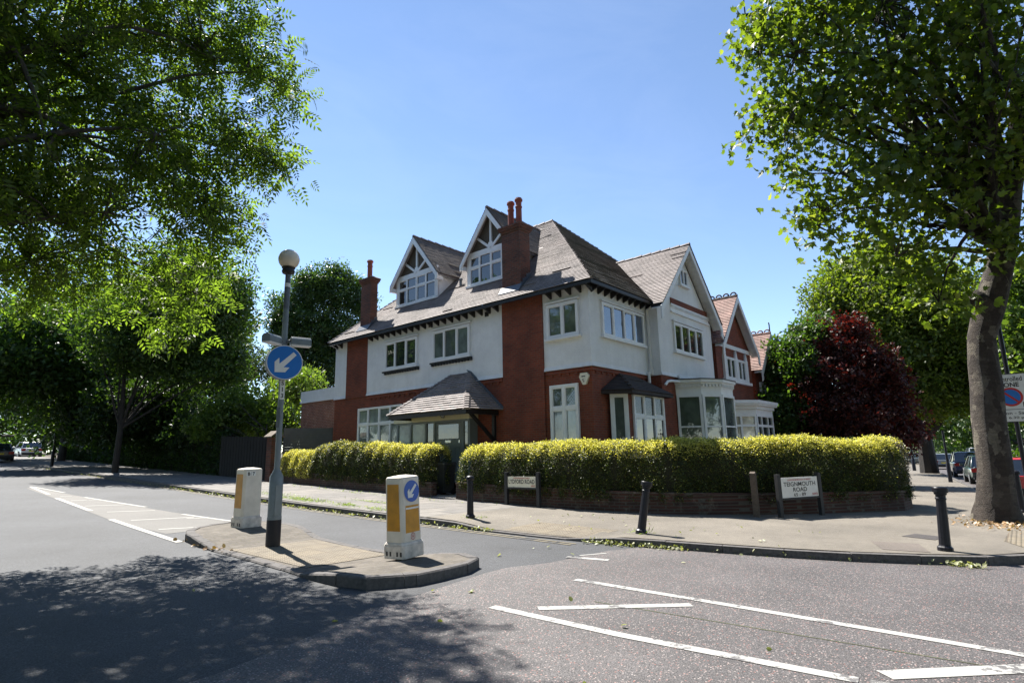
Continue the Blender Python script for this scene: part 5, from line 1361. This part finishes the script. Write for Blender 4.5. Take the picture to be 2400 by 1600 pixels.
B_ash = [(1.26,11.93,8.92,1.86,1.86,1.86),(2.78,11.67,9.23,1.72,1.72,1.72),(4.01,11.1,9.82,1.04,1.04,1.04),(4.82,10.33,9.2,0.61,0.61,0.61),(5.26,10.0,9.02,0.33,0.33,0.33),(4.33,10.76,10.42,0.39,0.39,0.39),(4.51,10.58,7.83,0.72,0.72,0.72),(4.88,10.41,7.46,0.32,0.32,0.32),(3.53,11.26,7.5,1.3,1.3,1.3),(4.03,11.09,6.22,0.78,0.78,0.78),(4.49,11.02,5.64,0.37,0.37,0.37),(2.45,11.75,6.49,1.61,1.61,1.61),(1.35,11.92,6.0,1.41,1.41,1.41),(4.01,11.84,5.19,0.67,0.67,0.67),(3.91,12.19,4.2,0.33,0.33,0.33),(2.8,12.28,4.93,0.63,0.63,0.63),(1.94,12.45,5.09,0.83,0.83,0.83),(1.88,11.35,11.94,2.61,2.61,2.61),(-0.29,12.0,7.88,2.26,2.26,2.26),(0.07,12.3,5.19,1.41,1.41,1.41),(4.03,10.77,12.27,1.06,1.06,1.06)]
B_plane = [(14.29,2.99,11.35,1.28,1.28,1.28),(13.99,3.43,12.14,0.81,0.81,0.81),(14.14,3.63,9.55,0.75,0.75,0.75),(14.28,3.03,8.12,0.87,0.87,0.87),(14.55,2.73,6.81,0.75,0.75,0.75),(14.87,1.95,9.86,1.55,1.55,1.55),(15.19,0.62,10.5,1.69,1.69,1.69),(15.49,-0.65,10.77,1.62,1.62,1.62),(14.93,1.46,7.49,1.17,1.17,1.17),(15.18,1.89,6.34,0.7,0.7,0.7),(15.46,1.11,5.6,0.72,0.72,0.72),(15.78,0.69,4.88,0.52,0.52,0.52),(15.8,-0.22,8.26,1.15,1.15,1.15),(15.95,-1.22,8.74,1.57,1.57,1.57),(16.29,-0.61,5.97,0.56,0.56,0.56),(14.7,1.74,12.11,1.46,1.46,1.46),(14.95,1.26,15.07,2.8,2.8,2.8),(15.93,-1.47,14.07,2.56,2.56,2.56),(14.45,2.71,9.76,0.73,0.73,0.73),(15.49,0.58,6.68,0.57,0.57,0.57)]
B_st2 = [(49.79,4.57,10.82,4.64,4.64,4.64),(49.37,7.88,11.99,3.08,3.08,3.08),(48.07,9.49,12.05,1.79,1.79,1.79),(49.94,2.39,8.63,3.26,3.26,3.26),(48.63,6.03,6.19,3.34,3.34,3.34),(49.93,2.56,5.67,2.35,2.35,2.35),(49.18,9.0,14.56,1.33,1.33,1.33),(49.61,6.23,14.38,2.25,2.25,2.25)]
B_st3 = [(43.99,-1.12,8.34,1.6,1.6,1.6),(43.99,-0.72,6.14,1.47,1.47,1.47),(43.98,-1.48,10.83,1.24,1.24,1.24),(43.99,-0.89,4.16,1.21,1.21,1.21)]
B_st4 = [(84.81,5.69,4.38,3.49,3.49,3.49),(87.61,8.24,5.9,4.23,4.23,4.23),(89.95,2.99,5.67,5.16,5.16,5.16),(88.0,0.09,3.94,2.93,2.93,2.93),(94.57,9.01,1.75,3.39,3.39,3.39),(97.88,4.77,1.36,3.37,3.37,3.37),(98.0,0.03,1.79,3.79,3.79,3.79)]
B_plum = [(31.11,7.49,5.75,1.39,1.39,1.39),(31.38,6.26,6.17,1.26,1.26,1.26),(31.59,5.1,5.52,1.12,1.12,1.12),(31.71,4.29,5.85,0.32,0.32,0.32),(31.19,7.18,7.02,0.34,0.34,0.34),(31.64,4.78,6.73,0.29,0.29,0.29),(30.79,6.66,3.96,2.05,2.05,2.05),(31.62,4.93,3.98,1.41,1.41,1.41),(31.74,4.06,4.31,0.56,0.56,0.56),(31.7,4.38,5.04,0.5,0.5,0.5),(31.52,5.52,7.14,0.52,0.52,0.52),(31.56,5.3,7.54,0.25,0.25,0.25),(31.33,6.49,7.37,0.38,0.38,0.38),(30.41,8.21,4.7,0.95,0.95,0.95),(30.41,6.02,2.51,1.78,1.78,1.78),(31.71,4.27,3.24,0.99,0.99,0.99),(30.5,7.87,2.59,1.14,1.14,1.14),(31.13,4.81,2.27,0.98,0.98,0.98),(29.77,8.66,2.4,0.83,0.83,0.83),(31.76,3.92,2.15,0.78,0.78,0.78)]
B_green = [(29.98,7.9,6.42,0.67,0.67,0.67),(30.66,7.23,7.06,0.59,0.59,0.59),(29.92,8.12,5.17,0.75,0.75,0.75),(29.35,8.31,3.6,0.82,0.82,0.82),(32.28,6.88,7.62,0.48,0.48,0.48),(29.27,8.59,2.6,0.71,0.71,0.71),(29.57,7.49,5.59,0.51,0.51,0.51)]
B_street = [(12.4,34.86,10.51,2.97,2.97,2.97),(14.02,34.24,11.22,1.4,1.4,1.4),(14.55,34.02,9.44,1.01,1.01,1.01),(10.97,35.34,8.36,2.62,2.62,2.62),(13.04,34.63,7.29,2.33,2.33,2.33),(9.41,35.78,8.68,2.56,2.56,2.56),(14.28,34.13,7.12,1.12,1.12,1.12),(11.47,35.18,12.17,1.97,1.97,1.97)]
B_left2 = [(8.49,45.21,8.92,3.14,3.14,3.14),(6.39,45.55,9.23,2.63,2.63,2.63),(10.62,44.76,7.13,2.66,2.66,2.66),(7.7,45.35,6.4,2.39,2.39,2.39),(11.92,44.43,7.79,1.72,1.72,1.72),(4.49,45.78,7.46,2.77,2.77,2.77)]
B_understory = [(12.7,38.98,4.89,1.95,1.95,1.95),(11.13,40.5,4.4,1.94,1.94,1.94),(13.05,35.69,3.46,1.1,1.1,1.1),(10.24,44.85,4.21,1.64,1.64,1.64)]
B_farleft = [(12.17,84.12,9.14,3.35,3.35,3.35),(15.44,86.63,7.77,2.54,2.54,2.54),(9.84,84.43,7.86,3.73,3.73,3.73),(19.01,87.97,8.54,3.21,3.21,3.21),(14.65,96.9,4.58,3.28,3.28,3.28),(18.47,96.24,4.58,3.11,3.11,3.11),(11.09,94.35,4.48,3.09,3.09,3.09),(22.0,95.5,5.14,2.91,2.91,2.91)]
B_backleft = [(10.41,61.12,13.21,4.02,4.02,4.02),(15.08,58.07,15.0,4.17,4.17,4.17),(18.11,52.99,11.59,3.67,3.67,3.67),(14.21,58.29,8.1,4.02,4.02,4.02),(17.58,53.17,6.81,3.22,3.22,3.22),(19.55,48.18,8.27,2.43,2.43,2.43),(9.68,64.28,9.06,3.7,3.7,3.7),(12.65,63.76,5.44,2.65,2.65,2.65),(16.9,57.57,4.51,2.6,2.6,2.6),(17.95,46.67,4.37,1.63,1.63,1.63),(20.94,49.78,13.02,1.66,1.66,1.66),(22.57,51.25,4.35,2.24,2.24,2.24),(24.41,50.4,4.91,1.9,1.9,1.9),(20.19,52.23,3.44,1.82,1.82,1.82),(17.85,53.08,3.28,1.77,1.77,1.77)]
B_bush1 = [(14.06,32.05,4.13,1.17,1.17,1.17),(13.04,32.48,3.54,0.92,0.92,0.92),(14.84,31.14,3.64,0.93,0.93,0.93),(12.57,33.2,3.34,0.58,0.58,0.58)]
B_bush2 = [(15.17,30.43,4.19,1.05,1.05,1.05),(16.57,30.83,5.24,1.17,1.17,1.17),(17.74,31.32,6.0,0.76,0.76,0.76),(15.14,29.32,3.22,1.02,1.02,1.02)]
B_thin = [(19.3,41.75,8.54,1.26,1.26,1.26),(18.43,42.15,10.09,0.79,0.79,0.79),(20.4,41.23,7.63,0.95,0.95,0.95)]
B_poplar = [(23.07,44.36,13.93,1.5,1.5,1.5),(24.64,43.51,15.37,1.74,1.74,1.74),(26.59,42.35,15.33,1.77,1.77,1.77),(27.96,41.45,14.09,1.03,1.03,1.03),(24.33,43.68,11.83,2.57,2.57,2.57),(26.71,42.27,11.22,2.61,2.61,2.61),(25.62,42.93,8.63,2.56,2.56,2.56),(23.2,44.29,11.03,1.48,1.48,1.48),(24.38,43.65,16.59,0.51,0.51,1.02),(25.63,42.93,16.98,0.52,0.52,1.03),(26.44,42.44,17.24,0.48,0.48,0.96),(23.57,44.1,16.02,0.51,0.51,0.87),(27.46,41.78,16.17,0.52,0.52,0.89),(22.4,44.7,12.42,0.77,0.77,0.77),(28.44,41.12,15.07,0.56,0.56,0.56)]
def reach(x, y): return G(x, y)
# near ash on the left, trunk out of frame
ash_pts = [(-.9,12.2,G(-.9,12.2)-.1),(-.85,12.2,1.2),(-.7,12.1,3.0),(-.4,12.0,5.0),(-.1,11.9,7.0),(.2,11.8,9.0)]
tree('ash_tree', 'near ash tree with feathery bright green leaves arching in from the left', 'tree', (-.9,12.2,G(-.9,12.2)), (ash_pts, [.36,.30,.27,.23,.18,.12]), B_ash+[(-4,9,11,3.5,3.5,3,.15),(-3,15,12,3.5,3.5,3,.1),(-1.5,12,15,4,4,3,.1)], 1180, 12, (.28,.28,.24), ash_spray(1.0), .40, l_ash, b_grey, up=.55, droop=.5, limb_r=.085, nl=52, seed=5, shell=.42, twigs=800)  # appended crown blobs, out of frame, added to block sky over the road shadow
pl_c = [(16.95,.62,G(17,.6)-.1),(16.93,.6,.12),(16.9,.58,.35),(16.89,.5,1.04),(16.89,.46,2.17),(16.9,.40,2.9),(16.9,.38,3.4),(16.9,.33,4.0),(16.9,.10,4.7),(16.9,-.12,5.3),(16.89,-.3,5.9),(16.89,-.5,6.7),(16.88,-.72,7.5)]
def plane_extra(mb, cl, rs):
    rg = random.Random(4)
    for tip, r0 in (((16.6,.6,9.6),.24),((16.2,1.6,10.6),.20),((17.2,-1.8,11.2),.26),((15.6,2.2,8.6),.15)):
        a = Vector(pl_c[10]); b = Vector(tip); k = 8
        mb.tube([a.lerp(b, i/k)+Vector((rg.uniform(-.06,.06),rg.uniform(-.06,.06),.35*math.sin(PI*i/k))) for i in range(k+1)], [r0*(1-.7*i/k) for i in range(k+1)], 9)
    for z, s_, y in ((4.85,.22,.30),):     # burrs on the bole
        mb.lathe((16.62,y,z-.2), [(.02,0),(s_*.7,.08),(s_,.2),(s_*.7,.34),(.03,.42)], 9)
tree('plane_tree', 'big near plane tree with mottled kinked trunk on the right pavement', 'tree', (16.95,.6,G(17,.6)), (pl_c, [.54,.44,.37,.325,.31,.30,.285,.265,.305,.27,.26,.235,.18]), B_plane, 1500, 12, (.31,.31,.25), maple(1.0), .178, l_plane, b_plane, up=.5, droop=.35, limb_r=.075, nl=48, seed=8, shell=.42, twigs=900, trunk_n=20, jit=.035, extra=plane_extra)
def simple(name, label, base, h, r, blobs, nc, per, spread, sc, mat, seed, barkm=b_dark, group=None, nl=14, shell=.45, cat='tree', up=.4):
    z = G(*base); p = [(base[0],base[1],z-.1),(base[0]+.05,base[1],z+h*.4),(base[0]-.05,base[1]+.05,z+h)]
    return tree(name, label, cat, (base[0],base[1],z), (p, [r,r*.8,r*.5]), blobs, nc, per, spread, clump(1.0, 5, seed), sc, mat, barkm, group=group, up=up, limb_r=r*.4, nl=nl, seed=seed, shell=shell, trunk_n=9)
simple('street_tree', 'dark leafy sycamore on the left pavement, its thin trunk in front of the shaded fence', (9.6,36.1), 6.0, .17, B_street, 1500, 9, .42, .4, l_mid, 21)
simple('street_tree', 'mid green tree farther along the left pavement beside the far dark car', (11.6,57.7), 5.0, .30, B_left2, 800, 8, .6, .6, l_mid, 22)
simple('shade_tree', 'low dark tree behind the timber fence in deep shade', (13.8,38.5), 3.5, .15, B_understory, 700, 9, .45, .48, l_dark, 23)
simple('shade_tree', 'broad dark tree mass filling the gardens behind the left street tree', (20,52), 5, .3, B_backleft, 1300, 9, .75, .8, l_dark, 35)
simple('distant_tree', 'hazy green tree at the very end of the left road', (10,84), 5, .25, B_farleft, 350, 8, .8, .9, l_mid, 24)
simple('garden_shrub', 'yellow green shrub spilling over the timber fence', (14.0,28.5), 2.4, .06, B_bush1, 330, 10, .28, .34, l_pale, 25, cat='shrub')
simple('garden_shrub', 'bright green shrub behind the blue arrow sign beside the annexe parapet', (16.5,30.5), 3.0, .07, B_bush2, 420, 10, .28, .34, l_pale, 26, cat='shrub')
simple('thin_tree', 'sparse grey green tree left of the blue arrow sign', (18.6,42), 6, .1, B_thin, 130, 7, .4, .4, l_blue, 27)
simple('poplar_tree', 'tall poplar with several pointed tops behind the left chimney', (25,43.3), 9, .3, B_poplar, 1500, 9, .36, .38, l_poplar, 28, nl=24)
simple('plane_tree', 'second large plane tree farther along the side street pavement', (52.5,5.3), 6.0, .62, B_st2, 2300, 9, .55, .52, l_plane, 29, barkm=b_dark, nl=20)
simple('street_tree', 'light green tree behind the parking zone sign at the right edge', (43.5,-1.8), 4.0, .2, B_st3, 420, 9, .5, .55, l_pale, 30)
simple('distant_tree', 'farthest green tree closing the side street above the parked cars', (86,-1.0), 6.0, .3, B_st4, 420, 8, .9, .95, l_mid, 31)
simple('copper_plum', 'dark red copper leaved tree behind the right part of the hedge', (31.5,6.3), 2.2, .12, B_plum, 1250, 11, .33, .30, l_plum, 32, nl=40)
simple('garden_shrub', 'tall fresh green shrub between the white bay house and the copper tree', (33.0,9.0), 3.0, .08, B_green, 420, 10, .35, .36, l_mid, 33, cat='shrub')

# dark hedge beyond the fence
def box_hedge(name, label, line, hw, z0f, z1f, nleaf, leafl, matf, seed, bare=None, cat='hedge', org=None):
    rs = np.random.RandomState(seed); P = [np.array(p) for p in line]; seg = np.array([np.linalg.norm(b-a) for a, b in zip(P, P[1:])]); cum = np.concatenate([[0], np.cumsum(seg)]); Lt = cum[-1]
    t = thing(name, label, cat, (line[0][0], line[0][1], G(*line[0])))
    s = rs.rand(nleaf)*(Lt+2*hw*.9)-hw*.9
    # perimeter position: front bottom -> front top -> top -> back
    sc = np.clip(s, 0, Lt); i = np.clip(np.searchsorted(cum, sc, side='right')-1, 0, len(seg)-1); f = (sc-cum[i])/seg[i]
    A = np.array(P)[i]; B = np.array(P)[i+1]; c = A+(B-A)*f[:,None]; d = (B-A)/seg[i][:,None]; nrm = np.stack([d[:,1], -d[:,0]], 1)   # right side of the line
    z0 = np.array([z0f(x, y) for x, y in c]); z1 = np.array([z1f(u) for u in sc]) + .03*np.sin(sc*2.1+.5) + .018*np.sin(sc*5.3) + .012*np.sin(sc*11)
    hr = .86; H_ = z1-z0; Hf = H_-hr; arc = PI*math.sqrt((hw*hw+hr*hr)/2); u = rs.rand(nleaf)*(Hf+arc+.35)
    e = s-sc; endk = np.abs(e)/(hw*.9)
    ph = np.clip((u-Hf)/arc, 0, 1)*PI
    x = np.where(u < Hf, hw, np.where(u < Hf+arc, hw*np.sign(np.cos(ph))*np.abs(np.cos(ph))**.8, -hw)); z = np.where(u < Hf, z0+u, np.where(u < Hf+arc, z1-hr+hr*np.sin(ph)**.8, z1-hr-(u-Hf-arc)))
    onend = endk > 0
    wv = .06*np.sin(sc*3.1+z*2.3)+.045*np.sin(sc*7.7-z*4.1)+.03*np.sin(sc*15+z*9)
    x = x*np.sqrt(np.clip(1-endk**2*.75, .05, 1)) + np.sign(x)*wv*(np.abs(x) > .2*hw)
    z = z - np.where(endk > 0, endk**4*.12, 0)
    pos = np.stack([c[:,0]+d[:,0]*e+nrm[:,0]*x, c[:,1]+d[:,1]*e+nrm[:,1]*x, z], 1) + rs.normal(size=(nleaf,3))*np.array([.035,.035,.035])
    V, F = scatter(*diamond(1.0, .62), pos, orient(nleaf, .9, 0, rs), leafl*rs.uniform(.6, 1.3, nleaf))
    ug = matf(sc, x, z, z0, z1, rs)
    F = F[0]; parts = []
    for m in np.unique(ug):
        sel = np.where(ug == m)[0]; Vm = V.reshape(-1, 4, 3)[sel].reshape(-1, 3); parts.append((Vm, [np.arange(len(Vm)).reshape(-1, 4)], int(m)))
    leaf_mesh('foliage', parts, [l_hedge, l_gold, l_twig, l_dark], t, t.location)
    core = MB(); k = .8; n = int(Lt/.25)+1; ring = []
    for j in range(n+1):
        ss = Lt*j/n; i = min(len(seg)-1, int(np.searchsorted(cum, ss, side='right'))-1); f = (ss-cum[i])/seg[i]; cc = P[i]+(P[i+1]-P[i])*f; dd = (P[i+1]-P[i])/seg[i]; nn = np.array([dd[1], -dd[0]])
        za = z0f(*cc)+.04; zb = z1f(ss)-.12; w = hw-.14
        pr_ = [(w,za),(w,zb-.74),(w*.8,zb-.32),(w*.35,zb),(-w*.35,zb),(-w*.8,zb-.25),(-w,zb-.62),(-w,za)]
        ring.append([(cc[0]+nn[0]*a_, cc[1]+nn[1]*a_, b_) for a_, b_ in pr_])
    vs = [p for r_ in ring for p in r_]; fs = [tuple(range(8)), tuple(range(len(vs)-8, len(vs)))]
    for j in range(len(ring)-1):
        for q_ in range(8): fs.append((j*8+q_, j*8+(q_+1) % 8, (j+1)*8+(q_+1) % 8, (j+1)*8+q_))
    core.add(vs, fs); core.build('stems', m_hcore, t)
    return t
m_hcore = plain('hedge_inner_stems', (.03,.03,.014), .95, .5, 30, bmp=1.0)
def interp(pts):
    xs = [p[0] for p in pts]; ys = [p[1] for p in pts]; return lambda u: np.interp(u, xs, ys)
hz = lambda x, y: G(x, y)+.40
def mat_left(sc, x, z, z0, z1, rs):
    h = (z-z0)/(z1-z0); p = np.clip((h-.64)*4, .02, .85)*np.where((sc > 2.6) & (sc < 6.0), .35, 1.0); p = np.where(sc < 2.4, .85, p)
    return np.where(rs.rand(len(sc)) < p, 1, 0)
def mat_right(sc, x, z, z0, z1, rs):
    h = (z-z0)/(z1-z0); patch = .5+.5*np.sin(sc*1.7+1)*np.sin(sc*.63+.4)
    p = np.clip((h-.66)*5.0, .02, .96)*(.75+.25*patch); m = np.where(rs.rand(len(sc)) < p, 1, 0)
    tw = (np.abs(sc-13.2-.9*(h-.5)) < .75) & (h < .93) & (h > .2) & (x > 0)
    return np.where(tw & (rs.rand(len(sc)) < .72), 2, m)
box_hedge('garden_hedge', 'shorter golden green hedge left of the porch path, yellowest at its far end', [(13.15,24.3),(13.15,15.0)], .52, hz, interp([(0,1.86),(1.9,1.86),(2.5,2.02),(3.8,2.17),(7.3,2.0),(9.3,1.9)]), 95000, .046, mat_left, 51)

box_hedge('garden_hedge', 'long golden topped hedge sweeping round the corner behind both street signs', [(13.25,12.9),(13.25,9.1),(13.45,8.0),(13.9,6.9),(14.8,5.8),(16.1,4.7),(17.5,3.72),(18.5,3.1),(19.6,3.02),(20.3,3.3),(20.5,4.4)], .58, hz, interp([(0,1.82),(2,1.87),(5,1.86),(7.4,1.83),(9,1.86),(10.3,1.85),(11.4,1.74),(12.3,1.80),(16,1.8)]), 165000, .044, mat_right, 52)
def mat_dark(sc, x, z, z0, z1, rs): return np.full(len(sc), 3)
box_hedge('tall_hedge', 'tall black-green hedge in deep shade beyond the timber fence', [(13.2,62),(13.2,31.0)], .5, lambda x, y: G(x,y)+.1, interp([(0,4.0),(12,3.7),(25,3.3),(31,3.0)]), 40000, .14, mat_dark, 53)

# weeds, gutter litter and fallen leaves
rs = np.random.RandomState(9)
def litter(name, label, spots, mat, size, seed, flat=.06, tm=None):
    rs = np.random.RandomState(seed); P = []
    for fn, n in spots:
        for _ in range(n):
            x, y, dz = fn(rs); P.append((x, y, G(x, y)+dz+rs.uniform(.004, flat)))
    P = np.array(P); V, F = scatter(*(tm or lobes(1.0)), P, orient(len(P), 1.2, 0, rs), size*rs.uniform(.5, 1.3, len(P)))
    o = leaf_mesh(name, [(V, F, 0)], [mat], None, (0,0,0)); o['kind'] = 'stuff'; o['label'] = label; return o
def kerbpt(y0, y1, w=.10):
    xs = [p[1] for p in KERB[:16]][::-1]; ys = [p[0] for p in KERB[:16]][::-1]
    def f(rs):
        y = rs.uniform(y0, y1); return float(np.interp(y, xs, ys))-abs(rs.normal())*w-.015, y, 0.0
    return f
l_litter = leaf('leaf_litter_green', [(0,(.14,.16,.07)),(.6,(.27,.28,.15)),(1,(.38,.37,.25))], .2)
l_dry = leaf('leaf_litter_dry', [(0,(.16,.09,.04)),(.6,(.30,.18,.085)),(1,(.38,.27,.16))], .1)
litter('gutter_leaves', 'pale fallen leaves lying along the kerb', [(kerbpt(8.2,25),3200),(kerbpt(4.4,6.1,.13),800),(kerbpt(.6,4.4,.07),600),(kerbpt(25,45,.15),300)], l_litter, .055, 61)
litter('dry_litter', 'dry brown bark and leaves at the foot of the plane trunk', [(lambda r: (16.6+r.normal()*.75, .35+r.normal()*.45, .115), 700),(lambda r: (4.2+r.normal()*.06, 10.3+r.normal()*.5, .01), 60)], l_dry, .07, 62, .03)
litter('stray_leaves', 'single green leaves scattered over the road and pavement', [(lambda r: (r.uniform(1.5,8.5), r.uniform(.5,9), .008), 14),(lambda r: (r.uniform(9.6,12.2), r.uniform(3,9), .12), 40),(lambda r: (4.95,4.95,.008), 2)], l_litter, .065, 63, .02)
def grasspt(cx, cy, sx, sy): return lambda r: (cx+r.normal()*sx, cy+r.normal()*sy, .11)
l_grass = leaf('weed_blades', [(0,(.07,.12,.02)),(.6,(.13,.18,.035)),(1,(.2,.22,.07))], .4)
litter('weeds', 'tufts of grass and weeds in the paving joints', [(grasspt(9.25,16.4,.13,.7),700),(grasspt(9.2,14.0,.1,.25),200),(grasspt(10.3,14.2,.06,.5),180),(grasspt(9.15,12.6,.08,.3),160),(grasspt(9.5,18.6,.15,.5),250),(grasspt(11.9,17,.05,2.5),260),(grasspt(9.6,9.5,.12,.12),60),(grasspt(9.95,5.5,.12,.12),50)], l_grass, .11, 64, .03, tm=diamond(1.0, .12))

# the near side of the junction: unseen trees added behind the camera to block sky fill
opp = simple('sky_blocker_tree', 'large roadside tree on the near pavement behind the viewpoint', (-9,6), 7, .35, [(-9,6,11,5,5,5),(-11,9,9,4,4,4),(-7,2,9.5,4,4,4),(-10,3,14,3.5,3.5,3),(-9,8,6,4,4,3)], 420, 6, .9, 1.3, l_mid, 71, nl=8, group='roadside trees behind the viewpoint')
for k, (x, y, a) in enumerate([(-10,22,1.2),(-11,38,2.6),(-9,-9,4.0),(4,-20,.6),(20,-17,3.1),(-14,-24,1.0),(-12,55,.3),(-22,10,2.2)]):
    c = copy_tree(opp); c.location = (x, y, G(x,y)); c.rotation_euler = (0, 0, a); c['group'] = 'roadside trees behind the viewpoint'
